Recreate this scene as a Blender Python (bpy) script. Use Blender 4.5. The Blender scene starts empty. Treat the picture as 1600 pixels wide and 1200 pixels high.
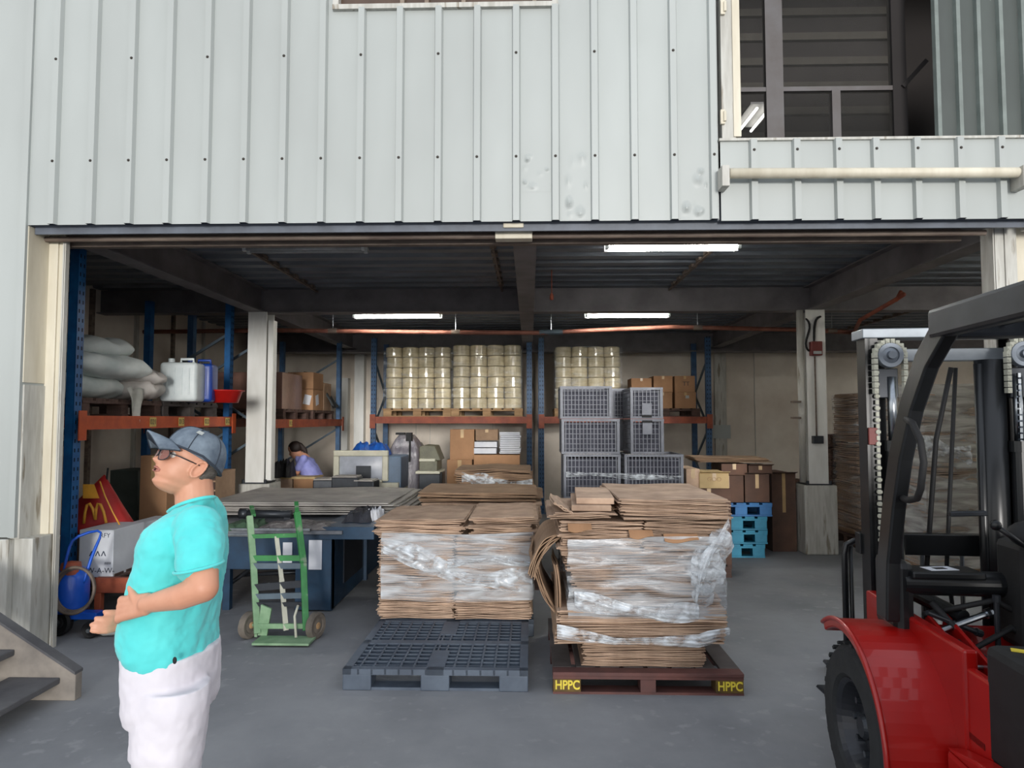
import bpy, math, random
from mathutils import Vector, Matrix, Euler
random.seed(7)
R = math.radians
C = bpy.context.scene.collection
SC = bpy.context.scene

# ---------------------------------------------------------------- camera
CAM_Z = 1.60
YAW, PITCH = R(1.5), R(2.97)
FPX = 1060.0
cam = bpy.data.objects.new('camera', bpy.data.cameras.new('camera'))
C.objects.link(cam)
cam.location = (0, 0, CAM_Z)
cam.rotation_euler = Euler((math.pi/2 + PITCH, 0, YAW), 'XYZ')
cam.data.sensor_width = 36
cam.data.lens = FPX/1600*36
cam.data.clip_start = 0.05
cam.data.clip_end = 300
SC.camera = cam

# ---------------------------------------------------------------- sky and exposure
world = bpy.data.worlds.new('sky'); SC.world = world
world.use_nodes = True
wn = world.node_tree; wn.nodes.clear()
wo = wn.nodes.new('ShaderNodeOutputWorld'); wb = wn.nodes.new('ShaderNodeBackground')
wt = wn.nodes.new('ShaderNodeTexCoord'); ws = wn.nodes.new('ShaderNodeSeparateXYZ')
wr = wn.nodes.new('ShaderNodeValToRGB')
wn.links.new(wt.outputs['Generated'], ws.inputs[0]); wn.links.new(ws.outputs['Z'], wr.inputs[0])
wr.color_ramp.elements[0].position = 0.0; wr.color_ramp.elements[0].color = (1.35, 1.30, 1.22, 1)
wr.color_ramp.elements[1].position = 0.55; wr.color_ramp.elements[1].color = (0.74, 0.80, 0.90, 1)
wn.links.new(wr.outputs[0], wb.inputs[0]); wn.links.new(wb.outputs[0], wo.inputs[0])
wb.inputs[1].default_value = 0.86
sun = bpy.data.objects.new('hazy_sun', bpy.data.lights.new('hazy_sun', 'SUN')); C.objects.link(sun)
sun.data.energy = 1.5; sun.data.angle = R(10); sun.data.color = (1.0, 0.97, 0.93)
sun.rotation_euler = Euler((R(85.6), 0, R(9)), 'XYZ')
SC.view_settings.view_transform = 'Standard'
try: SC.view_settings.look = 'None'
except Exception: pass
SC.view_settings.gamma = 1.0
SC.view_settings.use_curve_mapping = False
SC.view_settings.exposure = 0.45

# ---------------------------------------------------------------- helpers
_camm = Euler((math.pi/2 + PITCH, 0, YAW), 'XYZ').to_matrix()
def W(px, py, Y):
    """point of the plane y = Y that the photograph shows at (px, py)"""
    d = _camm @ Vector(((px-800)/FPX, (600-py)/FPX, -1))
    return Vector((0, 0, CAM_Z)) + d*(Y/d.y)
def WX(px, Y, py=650): return W(px, py, Y).x
def WZ(py, Y, px=800): return W(px, py, Y).z

def lin(c):
    return tuple(((v/255)/12.92 if v/255 <= .04045 else ((v/255+.055)/1.055)**2.4) for v in c) + (1,)

def mat(name, rgb, rough=.6, metal=0., rgb2=None, scale=6., stretch=(1, 1, 1), bump=0., bscale=None, rand=0., lo=.35, hi=.7,
        coat=0., alpha=1., trans=0., emit=None, estr=0., spec=.5, detail=4., rvar=0., speck=None, sspeck=40., sheen=0.):
    m = bpy.data.materials.new(name); m.use_nodes = True
    nt = m.node_tree; b = nt.nodes['Principled BSDF']
    b.inputs['Roughness'].default_value = rough; b.inputs['Metallic'].default_value = metal
    b.inputs['Coat Weight'].default_value = coat; b.inputs['Alpha'].default_value = alpha
    b.inputs['Transmission Weight'].default_value = trans
    b.inputs['Specular IOR Level'].default_value = spec
    b.inputs['Sheen Weight'].default_value = sheen
    if emit: b.inputs['Emission Color'].default_value = lin(emit); b.inputs['Emission Strength'].default_value = estr
    if rgb2 is None: rgb2 = tuple(v*.86 for v in rgb)
    tc = nt.nodes.new('ShaderNodeTexCoord'); mp = nt.nodes.new('ShaderNodeMapping')
    mp.inputs['Scale'].default_value = stretch
    nt.links.new(tc.outputs['Object'], mp.inputs[0])
    n = nt.nodes.new('ShaderNodeTexNoise'); n.inputs['Scale'].default_value = scale; n.inputs['Detail'].default_value = detail
    n.inputs['Roughness'].default_value = .6
    nt.links.new(mp.outputs[0], n.inputs['Vector'])
    cr = nt.nodes.new('ShaderNodeValToRGB')
    cr.color_ramp.elements[0].position = lo; cr.color_ramp.elements[0].color = lin(rgb2)
    cr.color_ramp.elements[1].position = hi; cr.color_ramp.elements[1].color = lin(rgb)
    nt.links.new(n.outputs['Fac'], cr.inputs[0]); col = cr.outputs[0]
    if speck:
        n3 = nt.nodes.new('ShaderNodeTexNoise'); n3.inputs['Scale'].default_value = sspeck; n3.inputs['Detail'].default_value = 6
        nt.links.new(mp.outputs[0], n3.inputs['Vector'])
        c3 = nt.nodes.new('ShaderNodeValToRGB'); c3.color_ramp.elements[0].position = .6; c3.color_ramp.elements[1].position = .68
        nt.links.new(n3.outputs['Fac'], c3.inputs[0])
        mx = nt.nodes.new('ShaderNodeMix'); mx.data_type = 'RGBA'
        nt.links.new(c3.outputs[0], mx.inputs[0]); nt.links.new(col, mx.inputs[6]); mx.inputs[7].default_value = lin(speck)
        col = mx.outputs[2]
    if rand:
        oi = nt.nodes.new('ShaderNodeObjectInfo'); hs = nt.nodes.new('ShaderNodeHueSaturation')
        mr = nt.nodes.new('ShaderNodeMapRange'); mr.inputs['To Min'].default_value = 1-rand; mr.inputs['To Max'].default_value = 1+rand
        nt.links.new(oi.outputs['Random'], mr.inputs[0]); nt.links.new(mr.outputs[0], hs.inputs['Value'])
        nt.links.new(col, hs.inputs['Color']); col = hs.outputs[0]
    nt.links.new(col, b.inputs['Base Color'])
    if rvar:
        mr2 = nt.nodes.new('ShaderNodeMapRange'); mr2.inputs['To Min'].default_value = rough-rvar; mr2.inputs['To Max'].default_value = rough+rvar
        nt.links.new(n.outputs['Fac'], mr2.inputs[0]); nt.links.new(mr2.outputs[0], b.inputs['Roughness'])
    if bump:
        n2 = nt.nodes.new('ShaderNodeTexNoise'); n2.inputs['Scale'].default_value = bscale or scale*6; n2.inputs['Detail'].default_value = 5
        nt.links.new(mp.outputs[0], n2.inputs['Vector'])
        bp = nt.nodes.new('ShaderNodeBump'); bp.inputs['Strength'].default_value = min(1, bump); bp.inputs['Distance'].default_value = .02*bump
        nt.links.new(n2.outputs['Fac'], bp.inputs['Height']); nt.links.new(bp.outputs[0], b.inputs['Normal'])
    return m

def film_mat(name, lo, hi, tint=(225, 232, 238), stretch=(1, 1, 6), scale=3., opacity=.8, rough=.18):
    """clear stretch film: see-through with whiter folds"""
    m = bpy.data.materials.new(name); m.use_nodes = True; nt = m.node_tree; nt.nodes.clear()
    o = nt.nodes.new('ShaderNodeOutputMaterial'); tr = nt.nodes.new('ShaderNodeBsdfTransparent')
    b = nt.nodes.new('ShaderNodeBsdfPrincipled'); b.inputs['Base Color'].default_value = lin(tint); b.inputs['Roughness'].default_value = rough
    mx = nt.nodes.new('ShaderNodeMixShader'); tc = nt.nodes.new('ShaderNodeTexCoord'); mp = nt.nodes.new('ShaderNodeMapping')
    mp.inputs['Scale'].default_value = stretch
    n = nt.nodes.new('ShaderNodeTexNoise'); n.inputs['Scale'].default_value = scale; n.inputs['Detail'].default_value = 7; n.inputs['Distortion'].default_value = .6
    mr = nt.nodes.new('ShaderNodeMapRange'); mr.inputs['From Min'].default_value = lo; mr.inputs['From Max'].default_value = hi
    mr.inputs['To Min'].default_value = .06; mr.inputs['To Max'].default_value = opacity
    nt.links.new(tc.outputs['Object'], mp.inputs[0]); nt.links.new(mp.outputs[0], n.inputs['Vector']); nt.links.new(n.outputs['Fac'], mr.inputs[0])
    bp = nt.nodes.new('ShaderNodeBump'); bp.inputs['Strength'].default_value = .9; bp.inputs['Distance'].default_value = .02
    nt.links.new(n.outputs['Fac'], bp.inputs['Height']); nt.links.new(bp.outputs[0], b.inputs['Normal'])
    nt.links.new(mr.outputs[0], mx.inputs[0]); nt.links.new(tr.outputs[0], mx.inputs[1]); nt.links.new(b.outputs[0], mx.inputs[2])
    nt.links.new(mx.outputs[0], o.inputs[0])
    return m

class M:
    """collects shapes and links them as ONE mesh object"""
    def __init__(s): s.v = []; s.f = []; s.mi = []; s.m = 0
    def add(s, vs, fs):
        o = len(s.v); s.v += [Vector(v) for v in vs]; s.f += [tuple(i+o for i in f) for f in fs]; s.mi += [s.m]*len(fs); return s
    def box(s, x0, x1, y0, y1, z0, z1):
        vs = [(x, y, z) for z in (z0, z1) for y in (y0, y1) for x in (x0, x1)]
        return s.add(vs, [(0, 2, 3, 1), (4, 5, 7, 6), (0, 1, 5, 4), (2, 6, 7, 3), (0, 4, 6, 2), (1, 3, 7, 5)])
    def bar(s, p0, p1, w, h, up=(0, 0, 1)):
        p0 = Vector(p0); p1 = Vector(p1); d = (p1-p0).normalized(); up = Vector(up)
        if abs(d.dot(up)) > .98: up = Vector((0, 1, 0))
        a = d.cross(up).normalized()*w/2; b = a.cross(d).normalized()*h/2
        vs = [p+sa*a+sb*b for p in (p0, p1) for sb in (-1, 1) for sa in (-1, 1)]
        return s.add(vs, [(0, 1, 3, 2), (4, 6, 7, 5), (0, 4, 5, 1), (2, 3, 7, 6), (0, 2, 6, 4), (1, 5, 7, 3)])
    def rbox(s, c, size, rot):
        hx, hy, hz = [v/2 for v in size]; rm = Euler(rot).to_matrix(); c = Vector(c)
        vs = [c+rm@Vector((x, y, z)) for z in (-hz, hz) for y in (-hy, hy) for x in (-hx, hx)]
        return s.add(vs, [(0, 2, 3, 1), (4, 5, 7, 6), (0, 1, 5, 4), (2, 6, 7, 3), (0, 4, 6, 2), (1, 3, 7, 5)])
    def tube(s, pts, r, n=10, closed=False, rr=None):
        pts = [Vector(p) for p in pts]; N = len(pts); vs = []; pa = None
        for i, p in enumerate(pts):
            if closed: d = (pts[(i+1) % N]-pts[i-1])
            else: d = pts[min(i+1, N-1)]-pts[max(i-1, 0)]
            d.normalize()
            if pa is None:
                u = Vector((0, 0, 1)) if abs(d.z) < .9 else Vector((1, 0, 0)); a = d.cross(u).normalized()
            else: a = (pa-d*pa.dot(d)).normalized()
            pa = a; b = d.cross(a); q = rr[i] if rr else r
            vs += [p+q*(math.cos(2*math.pi*k/n)*a+math.sin(2*math.pi*k/n)*b) for k in range(n)]
        fs = []
        for i in range(N if closed else N-1):
            j = (i+1) % N
            fs += [(i*n+k, i*n+(k+1) % n, j*n+(k+1) % n, j*n+k) for k in range(n)]
        if not closed: fs += [tuple(range(n-1, -1, -1)), tuple((N-1)*n+k for k in range(n))]
        return s.add(vs, fs)
    def cyl(s, p0, p1, r, r2=None, n=20): return s.tube([p0, p1], r, n, rr=[r, r if r2 is None else r2])
    def lathe(s, c, prof, axis=(0, 0, 1), n=32):
        """prof: (radius, distance along axis)"""
        ax = Vector(axis).normalized(); u = Vector((0, 0, 1)) if abs(ax.z) < .9 else Vector((1, 0, 0))
        a = ax.cross(u).normalized(); b = ax.cross(a); c = Vector(c); vs = []
        for r, h in prof:
            vs += [c+ax*h+max(r, 1e-4)*(math.cos(2*math.pi*k/n)*a+math.sin(2*math.pi*k/n)*b) for k in range(n)]
        fs = []
        for i in range(len(prof)-1):
            fs += [(i*n+k, i*n+(k+1) % n, (i+1)*n+(k+1) % n, (i+1)*n+k) for k in range(n)]
        return s.add(vs, fs)
    def ball(s, c, rx, ry=None, rz=None, rot=(0, 0, 0), n=20, m=12):
        ry = rx if ry is None else ry; rz = rx if rz is None else rz; rm = Euler(rot).to_matrix(); c = Vector(c); vs = []
        for i in range(m+1):
            t = math.pi*i/m
            for k in range(n):
                p = 2*math.pi*k/n; vs.append(c+rm@Vector((rx*math.sin(t)*math.cos(p), ry*math.sin(t)*math.sin(p), rz*math.cos(t))))
        fs = [(i*n+k, (i+1)*n+k, (i+1)*n+(k+1) % n, i*n+(k+1) % n) for i in range(m) for k in range(n)]
        return s.add(vs, fs)
    def prism(s, poly, a, b, axis='y'):
        """poly: 2-D outline extruded from a to b along the axis"""
        def p3(p, t): return {'y': (p[0], t, p[1]), 'x': (t, p[0], p[1]), 'z': (p[0], p[1], t)}[axis]
        n = len(poly); vs = [p3(p, a) for p in poly]+[p3(p, b) for p in poly]
        fs = [(i, (i+1) % n, n+(i+1) % n, n+i) for i in range(n)]+[tuple(range(n-1, -1, -1)), tuple(range(n, 2*n))]
        return s.add(vs, fs)
    def loft(s, rings, cap=True):
        n = len(rings[0]); vs = [v for r in rings for v in r]
        fs = [(i*n+k, i*n+(k+1) % n, (i+1)*n+(k+1) % n, (i+1)*n+k) for i in range(len(rings)-1) for k in range(n)]
        if cap: fs += [tuple(range(n-1, -1, -1)), tuple((len(rings)-1)*n+k for k in range(n))]
        return s.add(vs, fs)
    def grid(s, fn, nu, nv, thick=0.):
        vs = [Vector(fn(i/nu, j/nv)) for j in range(nv+1) for i in range(nu+1)]
        fs = [(j*(nu+1)+i, j*(nu+1)+i+1, (j+1)*(nu+1)+i+1, (j+1)*(nu+1)+i) for j in range(nv) for i in range(nu)]
        return s.add(vs, fs)
    def build(s, name, mats, parent=None, smooth=False, bevel=0., world=True, seg=2, solid=0., subsurf=0, remesh=0., sm=0, disp=None, origin=None):
        if not isinstance(mats, (list, tuple)): mats = [mats]
        me = bpy.data.meshes.new(name)
        vs = s.v
        o = bpy.data.objects.new(name, me)
        if parent is not None:
            o.parent = parent
            if world:
                off = Vector((0, 0, 0)); rot = 0
                chain = []; q = parent
                while q is not None: chain.append(q); q = q.parent
                for q in reversed(chain):
                    mi = (Matrix.Translation(q.location) @ q.rotation_euler.to_matrix().to_4x4()).inverted()
                    vs = [mi @ v for v in vs]
        elif world:
            if origin is None:
                xs = [v.x for v in vs]; ys = [v.y for v in vs]; zs = [v.z for v in vs]
                origin = Vector(((min(xs)+max(xs))/2, (min(ys)+max(ys))/2, min(zs)))
            origin = Vector(origin); vs = [v-origin for v in vs]; o.location = origin
        me.from_pydata([tuple(v) for v in vs], [], s.f)
        for m in mats: me.materials.append(m)
        if len(mats) > 1: me.polygons.foreach_set('material_index', s.mi)
        if smooth: me.polygons.foreach_set('use_smooth', [True]*len(me.polygons))
        me.update()
        if remesh:
            r = o.modifiers.new('r', 'REMESH'); r.mode = 'VOXEL'; r.voxel_size = remesh; r.use_smooth_shade = True
        if sm:
            q = o.modifiers.new('s', 'SMOOTH'); q.iterations = sm; q.factor = .5
        if solid:
            q = o.modifiers.new('t', 'SOLIDIFY'); q.thickness = solid; q.offset = 0
        if bevel:
            q = o.modifiers.new('b', 'BEVEL'); q.width = bevel; q.segments = seg; q.limit_method = 'ANGLE'; q.angle_limit = R(40)
        if subsurf:
            q = o.modifiers.new('u', 'SUBSURF'); q.levels = subsurf; q.render_levels = subsurf
        for d in (disp or []):
            t = bpy.data.textures.new(name, 'CLOUDS'); t.noise_scale = d[0]
            q = o.modifiers.new('d', 'DISPLACE'); q.texture = t; q.strength = d[1]; q.mid_level = .5
            q.texture_coords = 'LOCAL'
        C.objects.link(o)
        return o

def tag(o, label=None, cat=None, group=None, kind=None):
    if label: o['label'] = label
    if cat: o['category'] = cat
    if group: o['group'] = group
    if kind: o['kind'] = kind
    return o
def thing(name, label, cat, loc=(0, 0, 0), rotz=0., group=None):
    o = bpy.data.objects.new(name, None); C.objects.link(o); o.empty_display_size = .1
    o.location = loc; o.rotation_euler = (0, 0, rotz)
    return tag(o, label, cat, group)
def struct(o): o['kind'] = 'structure'; return o
def copy_tree(o, parent=None, loc=None, rotz=None, label=None, group=None):
    c = o.copy(); C.objects.link(c)
    if parent is not None: c.parent = parent
    if loc is not None: c.location = loc
    if rotz is not None: c.rotation_euler = (0, 0, rotz)
    if label: c['label'] = label
    if group: c['group'] = group
    for ch in list(KIDS.get(o.name, [])): copy_tree(ch, c)
    return c
KIDS = {}
def index_kids(root):
    for ob in C.objects:
        if ob.parent is not None: KIDS.setdefault(ob.parent.name, [])
        if ob.parent is not None and ob not in KIDS[ob.parent.name]: KIDS[ob.parent.name].append(ob)
def text_obj(name, body, size, m, parent, loc, rot, extrude=.001, bold=0., sx=1., align='CENTER'):
    cu = bpy.data.curves.new(name, 'FONT'); cu.body = body; cu.size = size; cu.extrude = extrude; cu.align_x = align; cu.align_y = 'CENTER'; cu.offset = bold
    tmp = bpy.data.objects.new(name, cu); C.objects.link(tmp)
    bpy.context.view_layer.update()
    me = bpy.data.meshes.new_from_object(tmp.evaluated_get(bpy.context.evaluated_depsgraph_get()))
    bpy.data.objects.remove(tmp)
    me.materials.clear(); me.materials.append(m)
    mm = Matrix.Translation(Vector(loc)) @ Euler(rot).to_matrix().to_4x4() @ Matrix.Diagonal((sx, 1, 1, 1))
    if parent is not None:
        q = parent; ch = []
        while q is not None: ch.append(q); q = q.parent
        pm = Matrix.Identity(4)
        for q in reversed(ch): pm = pm @ Matrix.Translation(q.location) @ q.rotation_euler.to_matrix().to_4x4()
        mm = pm.inverted() @ mm
    me.transform(mm)
    o = bpy.data.objects.new(name, me); C.objects.link(o); o.parent = parent
    return o
FRONT = (R(90), 0, 0)       # lettering that faces the camera side of the yard

# ---------------------------------------------------------------- materials
m_concrete = mat('concrete_floor', (148, 150, 153), .75, rgb2=(114, 116, 120), scale=.9, bump=.25, bscale=18, detail=10, lo=.3, hi=.72, speck=(140, 142, 145), sspeck=11, spec=.25)
m_white = mat('white_cladding', (178, 184, 182), .42, rgb2=(165, 170, 168), scale=.9, stretch=(1, 1, .35), bump=.06, bscale=2.2)
m_dent = mat('dented_white_cladding', (222, 226, 222), .4, rgb2=(210, 214, 210), scale=2, bump=.9, bscale=2.6)
m_colw = mat('white_column_paint', (240, 241, 238), .5, rgb2=(214, 214, 208), scale=2, stretch=(2, 2, .4))
m_cream = mat('cream_paint', (226, 220, 202), .5, rgb2=(204, 196, 176), scale=2.2, stretch=(3, 3, .5), bump=.08)
m_greyw = mat('worn_white_paint', (206, 206, 200), .55, rgb2=(170, 168, 160), scale=5, stretch=(3, 3, .4), speck=(140, 132, 118), sspeck=5, bump=.1)
m_plaster = mat('grubby_plaster', (236, 228, 216), .8, rgb2=(204, 192, 178), scale=.8, detail=8, bump=.1, lo=.3, hi=.62)
m_deck = mat('grey_deck_steel', (124, 130, 138), .5, .2, rgb2=(92, 98, 106), scale=3, stretch=(.5, 3, 1))
m_beam = mat('grey_beam_paint', (124, 120, 122), .6, rgb2=(100, 96, 98), scale=3)
m_header = mat('blue_grey_header', (104, 112, 124), .5, rgb2=(84, 90, 100), scale=4)
m_brownrail = mat('weathered_brown_rail', (134, 120, 108), .6, rgb2=(92, 78, 70), scale=6, stretch=(.6, 3, 3))
m_screw = mat('dark_screw', (58, 52, 46), .6)
m_blue = mat('rack_blue', (20, 98, 158), .45, rgb2=(12, 74, 126), scale=8, rand=.0)
m_blue2 = mat('faded_rack_blue', (58, 96, 134), .5, rgb2=(40, 70, 104), scale=8)
m_slot = mat('slot_black', (14, 26, 40), .9)
m_orange = mat('rack_orange', (200, 88, 40), .5, rgb2=(170, 70, 34), scale=7)
m_oranged = mat('rust_orange', (166, 84, 54), .6, rgb2=(128, 62, 44), scale=7)
m_brace = mat('dull_galvanised', (96, 112, 124), .5, .4)
m_yellow = mat('yellow_sticker', (222, 196, 112), .6)
m_black = mat('black_rubber', (26, 27, 29), .7, rgb2=(18, 18, 20), scale=20)
m_blackp = mat('black_gloss_paint', (26, 28, 31), .32, rgb2=(18, 20, 22), scale=5)
m_darkm = mat('dark_grey_metal', (58, 62, 68), .4, .5, scale=9)
m_steel = mat('bright_steel', (190, 196, 202), .28, 1., rgb2=(140, 146, 152), scale=12)
m_red = mat('forklift_red', (166, 12, 7), .35, rgb2=(150, 12, 8), scale=3, coat=.4)
m_redb = mat('brick_red_paint', (118, 42, 38), .5)
m_kraft = mat('kraft_cardboard', (200, 172, 148), .85, rgb2=(160, 134, 114), scale=5, rand=.16, bump=.05)
m_kraftd = mat('brown_cardboard', (164, 136, 110), .85, rgb2=(134, 108, 86), scale=4, rand=.14)
m_carton = mat('carton_brown', (176, 134, 98), .8, rgb2=(156, 118, 86), scale=3, rand=.12)
m_tape = mat('packing_tape', (200, 168, 120), .3)
m_wood = mat('pallet_wood', (184, 152, 112), .8, rgb2=(144, 114, 82), scale=5, stretch=(.4, 5, 5), rand=.15)
m_wdark = mat('dark_pallet_wood', (96, 74, 66), .8, rgb2=(70, 52, 46), scale=5, stretch=(.4, 5, 5), rand=.15)
m_wbrown = mat('brown_pallet_paint', (106, 66, 60), .7, rgb2=(76, 50, 48), scale=5, stretch=(1, 1, 1), rand=.1)
m_wgrey = mat('grey_pallet_wood', (92, 86, 84), .8, rgb2=(66, 60, 58), scale=5, rand=.1)
m_plas = mat('slate_blue_plastic', (88, 100, 114), .55, rgb2=(66, 76, 90), scale=4)
m_teal = mat('teal_pallet_plastic', (30, 132, 164), .6, rgb2=(20, 104, 134), scale=4)
m_bluep = mat('blue_pallet_plastic', (44, 116, 176), .6, rgb2=(30, 90, 146), scale=4)
m_crate = mat('grey_crate_plastic', (128, 132, 142), .5, rgb2=(108, 112, 122), scale=6)
m_film = film_mat('stretch_film', .38, .72, scale=2.6, opacity=.72)
m_film2 = film_mat('bunched_film', .36, .66, stretch=(3, 3, 4), scale=4, opacity=.92, rough=.1)
m_film4 = film_mat('layered_film', .3, .62, scale=2.2, opacity=.8, tint=(206, 208, 206))
m_film3 = film_mat('thin_film', .5, .85, scale=2.0, opacity=.5)
# ================================================================ THE BUILDING
YF = 4.55                     # face of the white cladding
ZB = WZ(346, YF)              # lower edge of the cladding
XL = WX(38, YF, 500)
XR = WX(1548, YF, 500)
g = M(); g.box(-30, 30, -30, 4.9, -.2, 0)
g.box(-30, 30, 4.9, 13.6, -.2, 0)
struct(g.build('floor', m_concrete))

def ribbed(x0, x1, z0, z1, ribs, y=YF, rw=.042, rd=.032, lean=None, back=.012):
    """sheet with trapezoid ribs standing out towards the yard"""
    pr = [(x0, 0)]
    for r in sorted(ribs):
        if r-rw/2-.012 <= x0 or r+rw/2+.012 >= x1: continue
        pr += [(r-rw/2-.008, 0), (r-rw/2, -rd), (r+rw/2, -rd), (r+rw/2+.010, 0)]
    pr.append((x1, 0)); g = M()
    n = len(pr); zs = [z0, z1]
    vs = [(p[0]+(lean(p[0], z) if lean else 0), y+p[1], z) for z in zs for p in pr]+[(p[0]+(lean(p[0], z) if lean else 0), y+p[1]+back*.4, z) for z in zs for p in pr]
    fs = [(i, i+1, n+i+1, n+i) for i in range(n-1)]+[(2*n+i+1, 2*n+i, 3*n+i, 3*n+i+1) for i in range(n-1)]
    fs += [(i+1, i, 2*n+i, 2*n+i+1) for i in range(n-1)]+[(n+i, n+i+1, 3*n+i+1, 3*n+i) for i in range(n-1)]
    g.add(vs, fs); return g
pit = (WX(1053, YF, 300)-WX(85, YF, 300))/16
ribs = [WX(85, YF, 300)+pit*k for k in range(-10, 60)]
ZT = 6.0
xw0, xw1 = WX(521, YF, 20), WX(872, YF, 20); zw = WZ(11, YF)
xo0 = WX(1122, YF, 220)
zs_ = WZ(219, YF, 1350)
wf = ribbed(XL-.0, xo0, ZB, zw, ribs).build('wall_front', m_white); struct(wf)
g = ribbed(XL, xw0, zw, ZT, ribs); g.build('upper_sheet', m_white, wf)
g = ribbed(xw1, xo0, zw, ZT, ribs); g.build('upper_sheet', m_white, wf)
g = ribbed(xw0, xw1, zw+1.1, ZT, ribs); g.build('upper_sheet', m_white, wf)
# dented patches are pressed into two pans
def dent_patch(px0, px1, py0, py1, seed, parent):
    rnd = random.Random(seed); x0, x1 = WX(px0, YF, py0), WX(px1, YF, py0); z0, z1 = WZ(py1, YF, px0), WZ(py0, YF, px0)
    pk = [(rnd.random(), rnd.random(), rnd.uniform(-.024, .024), rnd.uniform(.07, .16)) for _ in range(9)]
    def fn(u, v):
        h = sum(-abs(a)*max(0, 1-math.hypot((u-cu)/w/1.6, (v-cv)/w*.9))**2 for cu, cv, a, w in pk)*min(1, 5*u, 5*(1-u), 5*v, 8*(1-v))
        ee = min(1, 10*u, 10*(1-u), 12*v, 12*(1-v)); return (x0+(x1-x0)*u, YF-.0008+h*ee, z0+(z1-z0)*v)
    gg = M(); gg.grid(fn, 26, 40); gg.build('dented_panel', m_white, parent, smooth=False)
dent_patch(877, 923, 232, 344, 3, wf); dent_patch(1062, 1106, 260, 344, 5, wf); dent_patch(815, 860, 240, 300, 8, wf)
# lower right band below the big opening
pr_ = [WX(p, YF, 280) for p in (1176, 1243, 1308, 1366, 1430, 1497, 1561)]
pr_ += [pr_[-1]+.28*k for k in range(1, 12)]
XE = pr_[-1]
zm = WZ(266, YF, 1350)
wr_ = ribbed(xo0+.01, XE, ZB-.01, zs_, pr_, y=YF-.012).build('wall_front_sill_band', m_white); struct(wr_)
g = M(); g.box(xo0, XE, YF-.03, YF+.10, zs_-.005, zs_+.012); g.build('sill_flashing', m_greyw, wr_)
# screws
sc_ = M(); sc_.lathe((0, 0, 0), [(0, -.006), (.006, -.005), (.007, 0), (.010, 0), (.010, .002)], (0, 1, 0), 8)
def screw(x, z, parent, first=[None], yy=YF-.034):
    if first[0] is None:
        o = sc_.build('screw', m_screw, None, world=False); first[0] = o
    else:
        o = first[0].copy(); C.objects.link(o)
    o.parent = parent; o.location = Vector((x, yy, z))-parent.location
for k, r in enumerate(ribs):
    if XL < r < xo0:
        screw(r, WZ(247, YF), wf)
        if k % 2 == 0: screw(r, WZ(86, YF), wf)
for r in pr_[:8]: screw(r, WZ(236, YF, 1350), wr_, yy=YF-.046)
# plain wall left of the opening, with concrete base
g = M(); g.box(-9, XL, YF, YF+.23, .80, ZT); wl = struct(g.build('wall_front_left', m_white))
g = M(); g.box(XL-.045, XL, YF-.02, YF+.0, .80, ZT); g.build('corner_trim', m_white, wl)
g = M(); g.box(-9, WX(16, YF, 900), YF-.03, YF+.22, 0, .79); g.box(WX(16, YF, 900), XL+.10, YF+.02, YF+.24, 0, .79)
struct(g.build('wall_base_left', m_greyw, bevel=.006))
# the return of the opening: cream panel, flanged post and door guide
yp = YF+.22
g = M(); g.box(XL-.05, XL+.006, YF+.005, yp, WZ(596, YF), ZB-.005); g.build('trim_1', m_cream); struct(C.objects['trim_1'])
g = M(); g.box(XL-.05, XL+.012, YF+.01, yp, .79, WZ(600, YF)); struct(g.build('trim_2', m_greyw))
xj0, xj1 = XL-.0, WX(98, yp, 600)
g = M(); g.box(xj0, xj0+.07, yp-.012, yp+.035, 0, ZB-.01); g.box(xj0+.07, xj1-.022, yp, yp+.03, 0, ZB-.01)
struct(g.build('trim_3', m_cream, bevel=.004))
g = M(); g.box(xj1-.018, xj1-.008, yp-.02, yp+.02, 0, ZB-.05); g.box(xj1-.004, xj1+.004, yp-.02, yp+.02, 0, ZB-.05)
struct(g.build('trim_4', m_greyw))
g = M(); g.box(xj0-.2, xj0, yp, yp+.1, 0, 3.4); struct(g.build('trim_9', m_greyw))
# right side of the opening
xr0 = WX(1552, yp, 400)
g = M(); g.box(xr0-.02, xr0-.012, yp-.03, yp+.10, 0, ZB+.0); g.box(xr0, xr0+.06, yp-.02, yp+.1, 0, ZB); g.box(xr0+.062, xr0+.14, yp-.03, yp+.1, 0, ZB)
struct(g.build('trim_5', m_greyw))
g = M(); g.box(xr0+.14, 14, yp+.02, yp+.12, 0, ZB+.4); struct(g.build('wall_front_right', m_cream))
g = M(); g.box(xr0+.15, 14, YF, YF+.16, ZB-.05, ZB+.0); struct(g.build('trim_6', m_greyw))
# header behind the cladding: soffit channel, gutter rail, door track
g = M(); g.box(XL, XE, YF+.03, YF+.05, ZB+.00, ZB+.35); g.box(XL, XE, YF+.05, YF+.30, ZB+.03, ZB+.05)
g.box(XL, xr0+.1, YF+.08, YF+.13, ZB-.012, ZB+.03)
hd = struct(g.build('trim_7', m_header))
g = M(); g.box(XL+.01, xr0+.1, YF+.055, YF+.075, ZB-.050, ZB+.02); struct(g.build('trim_8', m_header))
g = M(); g.tube([(XL, YF+.17, ZB-.055), (XR+.1, YF+.17, ZB-.055)], .020, 12)
g.box(XL+.05, XR, YF+.27, YF+.33, ZB-.085, ZB+.30)
dr = tag(g.build('sliding_door_rail', m_brownrail, bevel=.003), 'long weathered brown sliding door rail running across the top of the loading opening', 'rail')
g = M(); x = WX(803, YF+.2, 365); g.box(x-.13, x+.13, YF+.12, YF+.22, ZB-.085, ZB-.03); g.box(x-.07, x+.07, YF+.04, YF+.2, ZB-.03, ZB+.03); g.build('rail_bracket', m_cream, dr, bevel=.006)
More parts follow.
